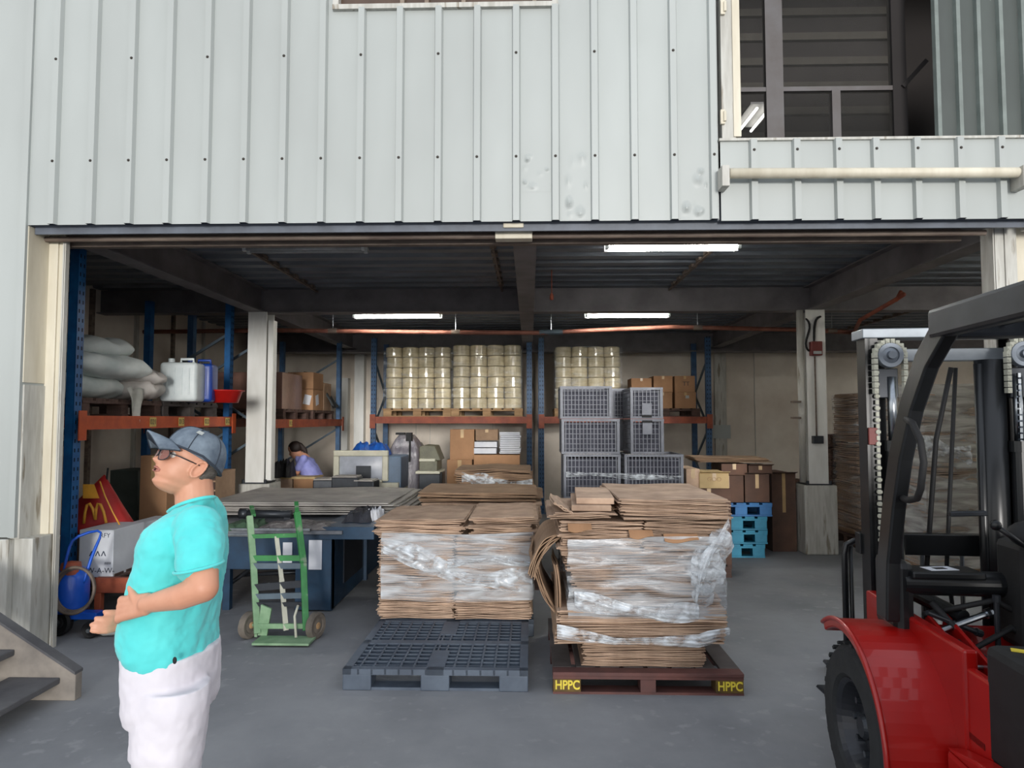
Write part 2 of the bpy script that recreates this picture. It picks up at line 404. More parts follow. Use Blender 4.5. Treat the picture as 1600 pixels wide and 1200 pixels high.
# white cladding behind the header is closed by a ceiling deck
ZC = 3.22
pr = []; y = YF+.34
while y < 13.3: pr += [(y, 0), (y+.13, 0), (y+.17, .055), (y+.26, .055)]; y += .30
g = M(); n = len(pr)
vs = [(x, p[0], ZC+p[1]) for x in (-5.4, 9.6) for p in pr]; g.add(vs, [(i, i+1, n+i+1, n+i) for i in range(n-1)])
g.box(-5.4, 9.6, YF+.3, 13.4, ZC+.07, ZC+.16)
ce = struct(g.build('ceiling', m_deck))
def ibeam(p0, p1, w=.18, h=.30, t=.014, parent=ce, name='ceiling_beam', m=m_beam):
    g = M(); p0 = Vector(p0); p1 = Vector(p1)
    g.bar(p0+Vector((0, 0, t/2)), p1+Vector((0, 0, t/2)), w, t); g.bar(p0+Vector((0, 0, h-t/2)), p1+Vector((0, 0, h-t/2)), w, t)
    g.bar(p0+Vector((0, 0, h/2)), p1+Vector((0, 0, h/2)), t*1.2, h-2*t+.002)
    return g.build(name, m, parent)
zb = ZC-.30
YC = 8.35
XCL, XCR = WX(407, YC, 600), WX(1269, YC, 600)
for x in (XCL-.02, WX(822, 7, 430), XCR): ibeam((x, YF+.36, zb), (x, 12.9, zb))
g = M(); g.box(XCL-2.2, XCR+6, YC-.01, YC+.01, zb, ZC); g.box(XCL-2.2, XCR+6, YC-.09, YC+.09, zb-.002, zb+.012); g.build('ceiling_beam', m_beam, ce)
g = M(); g.box(-5.4, 9.6, 12.75, 12.85, zb-.06, ZC); g.box(-5.4, 9.6, 12.55, 12.9, zb-.07, zb-.05); g.build('ceiling_beam', m_beam, ce)
for x, y0, y1 in ((WX(768, 6, 400), 5.2, YC), (WX(1130, 6, 400), 5.2, YC), (XCL+.7, 5, YC), (XCR+2.2, 5, 12.7)):
    g = M()
    for q in range(int((y1-y0)/.3)): g.box(x-.03, x+.03, y0+.3*q+.04, y0+.3*q+.17, ZC-.03, ZC+.01)
    g.box(x-.012, x+.012, y0, y1, ZC-.04, ZC-.02); g.build('deck_hanger', m_brownrail, ce)
# back, left and right walls
g = M(); g.box(-5.4, 9.6, 13.3, 13.5, 0, 3.5); wb_ = struct(g.build('wall_back', m_plaster))
for px in (590, 650, 672, 770, 835, 1120, 1128, 1180):
    x = WX(px, 13.28, 650); g = M(); g.box(x-.004, x+.004, 13.285, 13.3, .0, 3.0); g.build('panel_joint', m_greyw, wb_)
for pa, pb, pt_ in ((529, 543, 590), (553, 568, 548)):
    g = M(); g.box(WX(pa, 13.1), WX(pb, 13.1), 13.1, 13.3, 0, WZ(pt_, 13.1)); g.build('pilaster', m_colw, wb_)
g = M(); g.box(WX(1118, 13.2), WX(1136, 13.2), 13.22, 13.3, 0, 2.9); g.build('pilaster', m_greyw, wb_)
g = M(); g.box(WX(1113, 13.2), WX(1141, 13.2), 13.19, 13.22, WZ(685, 13.2), WZ(664, 13.2)); g.build('white_scrap', m_white, wb_)
g = M(); g.box(-5.6, -5.4, 4.7, 13.5, 0, 3.5); wq = struct(g.build('wall_left', m_plaster))
for k in range(9):
    y = 5.3+k*.95; g = M(); g.box(-5.4, -5.36, y-.03, y+.03, 0, 3.2); g.build('wall_stud', m_brownrail if k % 2 else m_greyw, wq)
g = M(); g.box(-5.4, -5.36, 4.9, 13.3, 2.18, 2.26); g.build('wall_rail', m_brownrail, wq)
g = M(); g.box(9.6, 9.8, 4.7, 13.5, 0, 3.5); struct(g.build('wall_right', m_plaster))
# columns
def column(xc, yc, label, pipe=True):
    t = thing('steel_column', label, 'column', (xc, yc, 0))
    zp = WZ(757, yc-.15)
    g = M(); g.box(xc-.185, xc+.20, yc-.17, yc+.22, 0, zp); g.build('concrete_pedestal', m_greyw, t, bevel=.015)
    g = M(); g.box(xc-.115, xc+.115, yc-.13, yc-.115, zp+.012, zb); g.box(xc-.115, xc+.115, yc+.115, yc+.13, zp+.012, zb); g.box(xc-.012, xc+.012, yc-.12, yc+.12, zp+.012, zb)
    g.build('column_shaft', m_colw, t)
    g = M(); g.box(xc-.15, xc+.15, yc-.15, yc+.15, zp, zp+.015); g.build('base_plate', m_darkm, t)
    for sx in (-1, 1):
        g = M(); g.cyl((xc+sx*.135, yc-.135, zp+.014), (xc+sx*.135, yc-.135, zp+.05), .016, n=6); g.build('anchor_bolt', m_darkm, t)
    return t
cl = column(XCL, YC, 'white steel column on a pedestal behind the blue table')
g = M(); g.box(XCL+.125, XCL+.19, YC-.10, YC+.02, WZ(757, 8.1)+.03, zb-.1); g.build('cover_strip', m_colw, cl)
cr_ = column(XCR, YC, 'white steel column on a grey pedestal with cables and a red box')
g = M(); g.cyl((XCR-.165, YC-.08, WZ(757, 8.1)+.02), (XCR-.165, YC-.08, zb), .040); g.build('downpipe', m_greyw, cr_, smooth=True)
for py in (628, 653):
    p = W(1248, py, YC-.12); g = M(); g.box(p.x-.09, p.x+.0, YC-.20, YC-.1, p.z-.012, p.z+.012); g.build('pipe_clip', m_brownrail, cr_)
yk = YC-.15
sb = thing('red_alarm_box', 'small red alarm box high on the right column, cables running into it', 'alarm', W(1271, 560, yk))
g = M(); a = W(1265, 556, yk); b = W(1282, 534, yk); g.box(a.x, b.x, yk-.06, yk+.02, a.z, b.z); g.build('box_body', m_redb, sb, bevel=.008)
g = M(); g.box(a.x+.02, b.x-.02, yk-.075, yk-.06, a.z+.015, a.z+.05); g.build('lens', m_white, sb)
g = M(); g.tube([W(1258, 497, yk), W(1264, 502, yk), W(1266, 512, yk), W(1262, 524, yk), W(1258, 537, yk), W(1261, 547, yk), W(1266, 549, yk)], .014, 8)
g.build('cable', m_black, sb, smooth=True, subsurf=1)
g = M(); g.tube([W(1284, 494, yk), W(1277, 496, yk), W(1273, 503, yk), W(1272, 520, yk), W(1272, 536, yk)], .016, 8); g.build('cable', m_black, sb, smooth=True, subsurf=1)
so = thing('wall_socket_box', 'dark square socket box low on the right column, a cable hanging down to it', 'socket', W(1277, 690, yk))
g = M(); a = W(1269, 693, yk); b = W(1285, 681, yk); g.box(a.x, b.x, yk-.04, yk+.02, a.z, b.z); g.build('socket_body', m_darkm, so, bevel=.006)
g = M(); g.tube([W(1273, 557, yk), W(1274, 600, yk), W(1275, 640, yk), W(1276, 682, yk)], .010, 8); g.build('cable', m_brownrail, so, smooth=True)
# rust coloured pipe under the deck
YPp = 9.3
g = M(); g.tube([W(196, 519, YPp), W(430, 516, YPp), W(640, 519, YPp), W(850, 520, YPp), W(935, 516, YPp), W(1050, 511, YPp), W(1240, 515, YPp), W(1345, 520, YPp)], .030, 12)
pi = tag(g.build('rusty_pipe', mat('rust_pipe', (150, 96, 78), .6, rgb2=(112, 66, 52), scale=6), smooth=True), 'long rust coloured pipe hanging across the hall under the ceiling', 'pipe')
for px, py in ((520, 517), (712, 519), (861, 519), (1090, 512), (1300, 517)):
    p = W(px, py, YPp); g = M(); g.cyl(p-Vector((.06 if px != 861 else .16, 0, 0)), p+Vector((.06 if px != 861 else .16, 0, 0)), .036, n=12); g.build('coupling', m_brownrail if px != 861 else m_brace, pi)
    g = M(); g.cyl(p+Vector((0, 0, .03)), Vector((p.x, p.y, ZC+.02)), .005, n=6); g.build('hanger_rod', m_steel, pi)
g = M(); p = W(862, 465, 7.3); g.cyl((p.x, 7.3, ZC), (p.x, 7.3, p.z), .006, n=6); g.lathe((p.x, 7.3, p.z-.03), [(0, 0), (.022, .01), (.022, .05), (.008, .08)], n=10)
tag(g.build('pull_cord', m_oranged, smooth=True), 'thin pull cord with a small bulb hanging below the centre of the ceiling', 'cord')
g = M(); g.tube([W(1334, 520, 9.3), W(1344, 500, 8.2), W(1400, 468, 7.2), W(1412, 460, 7.0)], .024, 10); g.tube([W(1400, 470, 7.2), W(1408, 455, 7.2)], .02, 8)
tag(g.build('branch_pipe', m_oranged, smooth=True), 'short rusty branch pipe running to the right ceiling corner', 'pipe')

# ---------------------------------------------------------------- tube lamps
m_tube = mat('lit_tube', (255, 255, 255), .4, emit=(255, 252, 244), estr=42)
m_tubeoff = mat('unlit_tube', (190, 194, 196), .3)
m_lampw = mat('lamp_enamel', (226, 230, 230), .35)
def lamp(px0, px1, py, Y, label, lit=True, strength=None, tilt=0.):
    a, b = W(px0, py, Y), W(px1, py+tilt, Y); c = (a+b)/2
    t = thing('ceiling_light', label, 'light', (c.x, c.y, c.z), group='fluorescent ceiling lights')
    dz = Vector((0, 0, 1)); u = (b-a)
    g = M()
    g.prism([(-.11, .045), (-.05, .075), (.05, .075), (.11, .045), (.105, .035), (.045, .06), (-.045, .06), (-.105, .035)], a.x, b.x, 'x')
    for v in g.v: v.y += Y; v.z += c.z
    g.build('reflector', m_lampw if lit else m_greyw, t)
    for s in (-1, 1):
        g = M(); g.cyl((a.x+.03, Y+s*.05, c.z+.02), (b.x-.03, Y+s*.05, c.z+.02), .015, n=12)
        g.build('tube', m_tube if lit else m_tubeoff, t, smooth=True)
        for x in (a.x, b.x-.03):
            g = M(); g.box(x, x+.03, Y+s*.05-.018, Y+s*.05+.018, c.z-.0, c.z+.06); g.build('lamp_holder', m_lampw, t)
    for x in (a.x+.25, b.x-.25):
        g = M(); g.cyl((x, Y, c.z+.07), (x, Y, ZC+.03), .004, n=6); g.build('hanger', m_steel, t)
    return t
lamp(945, 1155, 391, 6.0, 'lit twin tube light nearest the door, right of the centre beam')
lamp(383, 572, 394, 6.2, 'unlit twin tube light nearest the door, left of the centre beam', lit=False)
lamp(553, 690, 497, 9.0, 'lit far tube light in front of the wrapped film rolls, left of the centre beam')
lamp(914, 1046, 496, 9.0, 'lit far tube light above the grey crates, right of the centre beam')

for X_, Y_ in ((5.8, 6.4), (8.6, 9.6)):  # added lamps outside the view, only to brighten the right bay
    t = thing('ceiling_light', 'added unseen twin tube light brightening the right bay, beyond the right column', 'light', (X_, Y_, 3.08), group='added unseen fill lights of the right bay')
    for s_ in (-1, 1):
        g = M(); g.cyl((X_-.6, Y_+s_*.05, 3.10), (X_+.6, Y_+s_*.05, 3.10), .015, n=12); g.build('tube', m_tube, t, smooth=True)
    g = M(); g.box(X_-.62, X_+.62, Y_-.1, Y_+.1, 3.13, 3.16); g.build('reflector', m_lampw, t)
    for x in (X_-.4, X_+.4):
        g = M(); g.cyl((x, Y_, 3.15), (x, Y_, ZC+.03), .004, n=6); g.build('hanger', m_steel, t)
# ---------------------------------------------------------------- upper floor
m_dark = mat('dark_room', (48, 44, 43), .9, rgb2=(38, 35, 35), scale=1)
m_slat = mat('pale_slats', (72, 68, 62), .8)
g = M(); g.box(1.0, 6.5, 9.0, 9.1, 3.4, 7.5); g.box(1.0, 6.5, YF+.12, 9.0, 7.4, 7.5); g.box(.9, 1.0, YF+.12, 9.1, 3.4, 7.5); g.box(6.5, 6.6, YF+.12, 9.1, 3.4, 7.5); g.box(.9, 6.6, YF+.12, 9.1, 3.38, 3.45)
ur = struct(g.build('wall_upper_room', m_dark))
for k in range(9):
    g = M(); z = 4.3+k*.34; g.box(2.3, 5.0, 8.94, 9.0, z, z+.10); g.build('pale_slat', m_slat, ur)
YO = YF+.45
def opost(px0, px1, py0, py1, name, m, Y=YO, t=.06):
    a, b = W(px0, py1, Y), W(px1, py0, Y); dq = .004 if name == 'window_rail' else 0; g = M(); g.box(a.x, b.x, Y+dq, Y+t+dq*.5, a.z, b.z); return g.build(name, m, win)
m_frame = mat('window_steel', (98, 96, 98), .5, rgb2=(82, 76, 74), scale=3)
win = thing('window_1', None, None, (WX(1300, YO, 100), YO, zs_)); win['kind'] = 'structure'
opost(1199, 1218, -160, 222, 'window_post', m_frame); opost(1302, 1313, 140, 222, 'window_post', m_frame)
opost(1398, 1408, -160, 222, 'window_post', m_dark); opost(1150, 1400, 133, 143, 'window_rail', m_frame, t=.05)
opost(1120, 1600, 216, 230, 'window_sill', m_white, t=.08)
g = M(); g.bar(W(1410, 136, YO), W(1447, 95, YO), .03, .03); g.build('stay_bar', m_dark, win)
m_glass = mat('dusty_glass', (90, 88, 84), .15, alpha=.12)
a, b = W(1150, 222, YO+.03), W(1400, -160, YO+.03); g = M(); g.box(a.x, b.x, YO+.02, YO+.024, a.z, b.z); g.build('glass_pane', m_glass, win)
# white hinged edge on the left of the opening
g = M(); a, b = W(1126, 222, YF+.02), W(1140, -200, YF+.02); g.box(a.x, b.x, YF-.02, YF+.10, a.z, b.z); g.build('jamb_strip', m_greyw, win)
g = M(); a, b = W(1145, 216, YF), W(1149, -200, YF); g.box(a.x, b.x, YF-.03, YF+.01, a.z, b.z); g.build('white_edge_bar', m_cream, win)
for py in (12, 183):
    p = W(1129, py, YF-.03); g = M(); g.box(p.x-.015, p.x+.015, YF-.04, YF-.02, p.z-.05, p.z+.05); g.cyl((p.x+.012, YF-.045, p.z-.035), (p.x+.012, YF-.045, p.z+.035), .010, n=10); g.build('hinge', m_cream, win, bevel=.003)
# upstairs lamp seen through the glass
p0, p1 = W(1164, 205, 6.85), W(1193, 169, 6.32)
ul = thing('ceiling_light', 'lit twin tube light in the dark room upstairs, seen through the upper window', 'light', (p0+p1)/2, group='fluorescent ceiling lights')
g = M(); g.bar(p0+Vector((0, 0, .05)), p1+Vector((0, 0, .05)), .24, .02); g.build('reflector', mat('shaded_enamel', (150, 150, 148), .5), ul)
m_tubeb = mat('lit_tube_upstairs', (255, 255, 255), .4, emit=(255, 252, 244), estr=5)
for s in (-.06, .06):
    g = M(); g.cyl(p0+Vector((s, 0, 0)), p1+Vector((s, 0, 0)), .012, n=10); g.build('tube', m_tubeb, ul)
# sliding corrugated shutter on the right of the opening
m_shut = mat('grey_green_sheet', (74, 82, 79), .5, rgb2=(60, 66, 64), scale=2, stretch=(1, 1, .4))
m_shut2 = mat('pale_green_rib', (124, 134, 130), .5)
YS = YF+.16
x0 = WX(1462, YS, 150); g = M(); g.box(x0, XE, YS, YS+.012, WZ(225, YS, 1500), 6.2)
sh = tag(g.build('sliding_shutter', m_shut), 'grey green ribbed sliding shutter half closing the upper right opening', 'shutter')
for px in (1466, 1500, 1532, 1567, 1602):
    a = W(px, 225, YS); g = M(); g.prism([(a.x-.02, YS), (a.x-.013, YS-.03), (a.x+.013, YS-.03), (a.x+.02, YS)], a.z, 6.2, 'z'); g.build('rib', m_shut2, sh)
# cream pipe on brackets
yb = YF-.09
g = M(); g.tube([W(1140, 271, yb), W(1600, 271, yb)+Vector((.8, 0, 0))], .034, 16)
pp = tag(g.build('cream_pipe', m_cream, smooth=True), 'thick cream pipe fixed along the white cladding below the upper window', 'pipe')
for px in (1131, 1597):
    a = W(px, 278, yb); g = M(); g.box(a.x-.025, a.x+.025, yb-.05, YF-.014, a.z-.07, a.z+.07); g.build('pipe_bracket', m_greyw, pp, bevel=.004)
# small window at the top of the picture
w2 = thing('window_2', None, None, ((xw0+xw1)/2, YF, zw)); w2['kind'] = 'structure'
m_wbr = mat('brown_frame', (150, 138, 124), .6, rgb2=(120, 104, 90), scale=7)
g = M(); g.box(xw0, xw1, YF-.03, YF+.06, zw-.012, zw+.022); g.box(xw0, xw0+.04, YF-.02, YF+.06, zw, zw+1.1); g.box(xw1-.04, xw1, YF-.02, YF+.06, zw, zw+1.1); g.box(xw0, xw1, YF-.02, YF+.06, zw+1.06, zw+1.1); g.build('window_frame', m_greyw, w2)
for px in (630, 668, 725, 835):
    x = WX(px, YF+.04, 5); g = M(); g.box(x-.014, x+.014, YF+.0, YF+.06, zw, zw+1.08); g.build('mullion', m_wbr, w2)
g = M(); g.box(xw0, xw1, YF+.045, YF+.05, zw, zw+1.08); g.build('brown_glass', mat('brown_glass', (92, 74, 62), .2), w2)
# concrete steps at the lower left
ys = 3.88
st = thing('staircase', 'worn grey concrete steps with a sloping side string, at the left wall', 'stairs', (-3.2, 3.4, 0))
m_step = mat('step_concrete', (156, 148, 138), .8, rgb2=(116, 110, 104), scale=4, bump=.2)
m_tread = mat('dark_tread', (96, 96, 98), .75, rgb2=(72, 72, 76), scale=4, bump=.2)
a = W(118, 1053, ys); a2 = W(0, 974, ys); sl = (a2.z-a.z)/(a2.x-a.x)
g = M(); g.prism([(a.x, 0), (a.x, a.z), (a.x-2.4, a.z-2.4*sl), (a.x-2.4, a.z-2.4*sl-.34), (a.x-.30, 0)], ys, ys+.06, 'y'); g.build('side_string', m_step, st, bevel=.004)
g = M(); g.prism([(a.x+.0, a.z-.004), (a.x, a.z+.012), (a.x-2.4, a.z-2.4*sl+.012), (a.x-2.4, a.z-2.4*sl-.004)], ys-.005, ys+.065, 'y'); g.build('string_cap', m_tread, st)
for k in range(6):
    xt = W(94, 1062, ys).x-.27*k; zt = .13+.155*k
    g = M(); g.box(xt-.30, xt, 2.5, ys, zt-.035, zt); g.build('tread', m_tread, st, bevel=.006)
# ================================================================ RACKS, PALLETS, GOODS
def rack(x, y, rotz, L, D, H, levels, label, mu, mo, group=None, slots=True, back_levels=True, stickers=()):
    """pallet rack: local x runs along the beams, local y away from the aisle"""
    t = thing('pallet_rack', label, 'rack', (x, y, 0), rotz, group)
    for px in (0, L):
        for py in (0, D):
            g = M(); w = .045
            sgn = 1
            g.box(px-w, px+w, py-.003, py+.003, 0, H); g.box(px-w, px-w+.005, py, py+.07, 0, H); g.box(px+w-.005, px+w, py, py+.07, 0, H)
            if slots and py == 0:
                g.m = 1
                for k in range(int(H/.075)):
                    for s in (-1, 1): g.box(px+s*.022-.006, px+s*.022+.006, py-.0045, py-.002, .06+.075*k, .09+.075*k)
            if slots:
                g.m = 1
                for k in range(int(H/.075)):
                    g.box(px+w-.002, px+w+.0015, py+.025, py+.040, .06+.075*k, .09+.075*k)
            g.m = 0
            g.build('upright', [mu, m_slot], t, world=False)
            g = M(); g.box(px-.07, px+.07, py-.04, py+.11, 0, .012); g.build('foot_plate', mu, t, world=False)
        k = 0; z = .25
        while z+.6 < H:
            g = M(); a, b = (0.03, D-.0) if k % 2 == 0 else (D-.0, 0.03)
            g.bar((px, a, z), (px, b, z+.6), .03, .03); g.build('diagonal_brace', m_brace, t, world=False); z += .6; k += 1
    for z in levels:
        for py in (-.02, D+.06):
            g = M(); g.box(.05, L-.05, py-.02, py+.02, z-.115, z); g.box(.05, L-.05, py-.026, py-.02, z-.03, z)
            b = g.build('shelf_beam', mo, t, world=False)
            for px in (.0, L):
                g = M(); g.box(px-.048, px+.048, py-.03, py-.022, z-.20, z+.04); q = g.build('beam_connector', mo, b, world=False)
    for u, z in stickers:
        g = M(); g.box(u-.055, u+.055, -.049, -.0465, z-.1, z-.012); s = g.build('location_sticker', m_yellow, t, world=False)
        o = text_obj('sticker_number', random.choice(['012', '013', '021', '022']), .07, m_darkm, None, (0, 0, 0), (0, 0, 0), .0004)
        o.data.transform(Matrix.Translation((u, -.0505, z-.056)) @ Euler((R(90), 0, 0)).to_matrix().to_4x4()); o.parent = s
    return t

# long racks down the left side: they face the aisle, so local x runs into the hall
XRk = WX(112, 5.35, 650)+.025
ra = rack(XRk, 5.38, R(90), 2.80, 1.0, 3.05, (WZ(650, 6.2),), 'blue pallet rack with an orange beam beside the door, sacks and jerrycans on it', m_blue, m_orange,
          stickers=[(u, WZ(650, 6.2)) for u in (1.02, 1.55, 2.10, 2.62)])
g = M(); g.box(.05, 2.85, -.04, .0, .32, .42); g.build('shelf_beam', m_orange, ra, world=False)
g = M(); g.box(.05, 2.85, 1.04, 1.08, .32, .42); g.build('shelf_beam', m_orange, ra, world=False)
XRk2 = WX(532, 11.7, 650)
rb = rack(XRk2, 8.52, R(90), 3.18, 1.0, 2.95, (WZ(655, 9.8),), 'blue pallet rack with an orange beam behind the left column, wrapped cartons on it', m_blue2, m_oranged, slots=False, stickers=[(.6, WZ(655, 9.8))])
# back racks: they face the door
YR = 11.6
zr = WZ(651, YR)
x0, x1 = WX(583, YR), WX(827, YR)
rc = rack(x0, YR, 0, x1-x0, 1.0, 3.0, (zr,), 'blue and orange pallet rack at the back wall carrying two pallets of film rolls', m_blue2, m_oranged)
x2, x3 = WX(846, YR), WX(1108, YR)
rd = rack(x2, YR, 0, x3-x2, 1.0, 3.0, (zr,), 'blue and orange pallet rack at the back wall behind the grey crates', m_blue2, m_oranged)

def pallet(name, x0, x1, y0, y1, z0, h, label, m, group=None, nb=7, blockm=None, along='y', rotz=0):
    """block pallet: top boards, cross boards, nine blocks and bottom runners"""
    t = thing(name, label, 'pallet', ((x0+x1)/2, (y0+y1)/2, z0), rotz, group)
    w, d = x1-x0, y1-y0; hw, hd = w/2, d/2; tb = h*.15
    for k in range(nb):
        g = M()
        if along == 'y':
            bw = w/nb*.8; c = -hw+bw/2+(w-bw)*k/(nb-1); g.box(c-bw/2, c+bw/2, -hd, hd, h-tb, h)
        else:
            bw = d/nb*.8; c = -hd+bw/2+(d-bw)*k/(nb-1); g.box(-hw, hw, c-bw/2, c+bw/2, h-tb, h)
        g.build('deck_board', m, t, world=False, bevel=.002)
    for c in (-hd+.055, 0, hd-.055):
        if along == 'y': g = M(); g.box(-hw, hw, c-.05, c+.05, h-2*tb, h-tb); g.build('cross_board', m, t, world=False)
        else: g = M(); cc = c/hd*hw if c else 0; g.box(cc-.05, cc+.05, -hd, hd, h-2*tb, h-tb); g.build('cross_board', m, t, world=False)
    for cx in (-hw+.075, 0, hw-.075):
        for cy in (-hd+.055, 0, hd-.055):
            g = M(); g.box(cx-.07, cx+.07, cy-.05, cy+.05, tb*.8, h-2*tb); g.build('block', blockm or m, t, world=False, bevel=.003)
    for cy in (-hd+.055, 0, hd-.055):
        g = M(); g.box(-hw, hw, cy-.05, cy+.05, 0, tb*.8); g.build('bottom_board', m, t, world=False)
    return t

# ---- rolls of film, shrink wrapped, on tan pallets
m_roll = mat('film_roll', (232, 220, 186), .2, rgb2=(196, 182, 146), scale=5, stretch=(1, 1, 3), rand=.14, coat=.5, bump=.12, bscale=9)
m_core = mat('roll_core', (150, 120, 86), .8)
def roll_proto(r, h):
    t = thing('film_roll', 'shiny cream film roll', 'roll', (0, 0, 0))
    g = M(); g.lathe((0, 0, 0), [(.04, .002), (r-.012, 0), (r, .010), (r, h-.010), (r-.012, h), (.04, h-.004)], n=24); g.build('film_winding', m_roll, t, smooth=False, world=False)
    g = M(); g.lathe((0, 0, 0), [(.032, 0), (.04, 0), (.04, h), (.032, h), (.032, 0)], n=14); g.build('cardboard_core', m_core, t, world=False)
    return t
def roll_pallet(px0, px1, y, rows, lab, group, first, pyt=541, skip=()):
    pz = zr
    xa, xb = WX(px0, y), WX(px1, y)
    pt = pallet('wooden_pallet', xa-.02, xb+.02, y, y+1.0, pz, .14, 'tan wooden pallet under the '+lab, m_wood)
    n = 4; r = (xb-xa)/n/2*.99; z0 = pz+.14
    h = (WZ(pyt, y)-z0)/rows
    base = roll_proto(r, h*.97)
    base['label'] = 'shiny cream film roll in the '+lab; base['group'] = group
    bpy.context.view_layer.update(); index_kids(base)
    k = 0
    for j in range(3):
        for i in range(n):
            for q in range(rows):
                if j > 0 and q < rows-2: continue
                if (i, q) in skip: continue
                p = (xa+r*1.01+i*2*r*1.005+random.uniform(-.008, .008), y+.02+r+j*2*r+random.uniform(-.008, .008), z0+q*h)
                if k == 0: base.location = p
                else: copy_tree(base, loc=p, rotz=random.uniform(0, 6))
                k += 1
    # thin wrap around the whole load
    return xa, xb, z0, z0+rows*h
def wrap_box(name, xa, xb, ya, yb, za, zb_, label, m, amp=.015, seed=1, top=False, nx=40, nz=30, solid=0, cat='wrap'):
    """stretch film pulled round a load"""
    rnd = random.Random(seed); per = [(xa, ya), (xb, ya), (xb, yb), (xa, yb)]
    L = [xb-xa, yb-ya, xb-xa, yb-ya]; tot = sum(L); N = nx*4
    ph = [(rnd.uniform(2, 12), rnd.uniform(3, 26), rnd.uniform(0, 6), rnd.random()) for _ in range(10)]
    cx, cy = (xa+xb)/2, (ya+yb)/2
    def fn(u, v):
        s = (u % 1)*tot; k = 0
        while s > L[k] and k < 3: s -= L[k]; k += 1
        a, b = per[k], per[(k+1) % 4]; f = s/L[k]
        x = a[0]+(b[0]-a[0])*f; y = a[1]+(b[1]-a[1])*f; z = za+(zb_-za)*v
        w = sum(math.sin(p*u*6.283+q*v+r)*t for p, q, r, t in ph)/4
        o = amp*(1+w)*.6+.004
        nx_, ny_ = x-cx, y-cy; l = math.hypot(nx_, ny_)
        return (x+nx_/l*o*1.3, y+ny_/l*o*1.3, z+amp*.6*math.sin(u*20+seed))
    g = M(); g.grid(fn, N, nz)
    return tag(g.build(name, m, smooth=True), label, cat)
a = roll_pallet(600, 703, YR+.02, 6, 'left roll stack of the left back rack', 'film rolls on the left pallet of the left rack', 0, 541)
wrap_box('stretch_wrap', a[0], a[1], YR+.02, YR+.9, a[2], a[3]-.05, 'thin clear wrap round the left roll stack of the left back rack', m_film3, .01, 3)
a = roll_pallet(706, 815, YR+.02, 6, 'right roll stack of the left back rack', 'film rolls on the right pallet of the left rack', 0, 538)
wrap_box('stretch_wrap', a[0], a[1], YR+.02, YR+.9, a[2], a[3]-.03, 'thin clear wrap round the right roll stack of the left back rack', m_film3, .01, 4)
a = roll_pallet(868, 972, YR+.02, 6, 'roll stack of the right back rack', 'film rolls on the right back rack', 0, 541)
wrap_box('stretch_wrap', a[0], a[1], YR+.02, YR+.9, a[2], a[3]-.01, 'thin clear wrap round the roll stack of the right back rack', m_film3, .012, 5)

def carton(px0, px1, py0, py1, Y, d, label, m=m_carton, group=None, rot=0., tape=True, z0=None, printing=None, cat='box'):
    a, b = W(px0, py1, Y), W(px1, py0, Y)
    z = a.z if z0 is None else z0
    t = thing('carton', label, cat, ((a.x+b.x)/2, Y+d/2, z), rot, group)
    w, h = (b.x-a.x)/2, b.z-z
    g = M(); g.box(-w, w, -d/2, d/2, 0, h-.004); g.build('box_body', m, t, world=False, bevel=.004)
    g = M(); g.box(-w, w, -d/2, -.004, h-.004, h); g.box(-w, w, .004, d/2, h-.004, h); g.build('top_flap', m, t, world=False)
    if tape:
        g = M(); g.box(-.025, .025, -d/2-.001, d/2+.001, h, h+.001); g.box(-.025, .025, -d/2-.0015, -d/2-.0002, h*.72, h); g.build('tape', m_tape, t, world=False)
    if printing:
        for (s, u, v, sz, mm) in printing:
            text_obj('printed_text', s, sz, mm, None, (0, 0, 0), (0, 0, 0), .0003).data.transform(Matrix.Translation((u, -d/2-.002, v)) @ Euler((R(90), 0, 0)).to_matrix().to_4x4())
            o = C.objects[-1]; o.parent = t
    return t
# cartons on the right back rack
pt = pallet('wooden_pallet', WX(985, YR+.05), WX(1094, YR+.05), YR+.02, YR+1.0, zr, .14, 'dark wooden pallet on the right back rack under brown cartons', m_wdark)
zc = zr+.14
cw = [(988, 1020, 588, 612, 'small brown carton, leftmost behind the grey crates'), (990, 1022, 612, 633, 'lower left brown carton on the right back rack'),
      (1023, 1053, 586, 609, 'upper middle brown carton on the right back rack'), (1022, 1052, 610, 633, 'lower middle brown carton on the right back rack'),
      (1056, 1088, 586, 609, 'upper right brown carton with an arrow mark on the right back rack'), (1057, 1090, 610, 633, 'lower right brown carton with a white sticker on the right back rack')]
zlow = None
hcar = (WZ(587, YR)-zc)/2
for i, (p0, p1, q0, q1, lb) in enumerate(cw):
    up = q0 < 605; z = zc+(hcar if up else 0)
    t = thing('carton', lb, 'box', ((WX(p0, YR)+WX(p1, YR))/2, YR+.28, z), random.uniform(-.03, .03)); w = (WX(p1, YR)-WX(p0, YR))/2; h = hcar*(.85 if i == 0 else .99)
    g = M(); g.box(-w, w, -.2, .25, 0, h); g.build('box_body', m_carton, t, world=False, bevel=.004)
    g = M(); g.box(-.02, .02, -.203, .25, h*.8, h+.001); g.build('tape', m_tape, t, world=False)
    if i == 5: g = M(); g.box(.0, .06, -.204, -.2, h*.62, h*.8); g.build('white_sticker', m_white, t, world=False)
    if i == 4:
        o = text_obj('arrow_mark', 'TT', .10, m_darkm, None, (0, 0, 0), (0, 0, 0), .0003); o.data.transform(Matrix.Translation((.02, -.203, h*.5)) @ Euler((R(90), 0, 0)).to_matrix().to_4x4()); o.parent = t

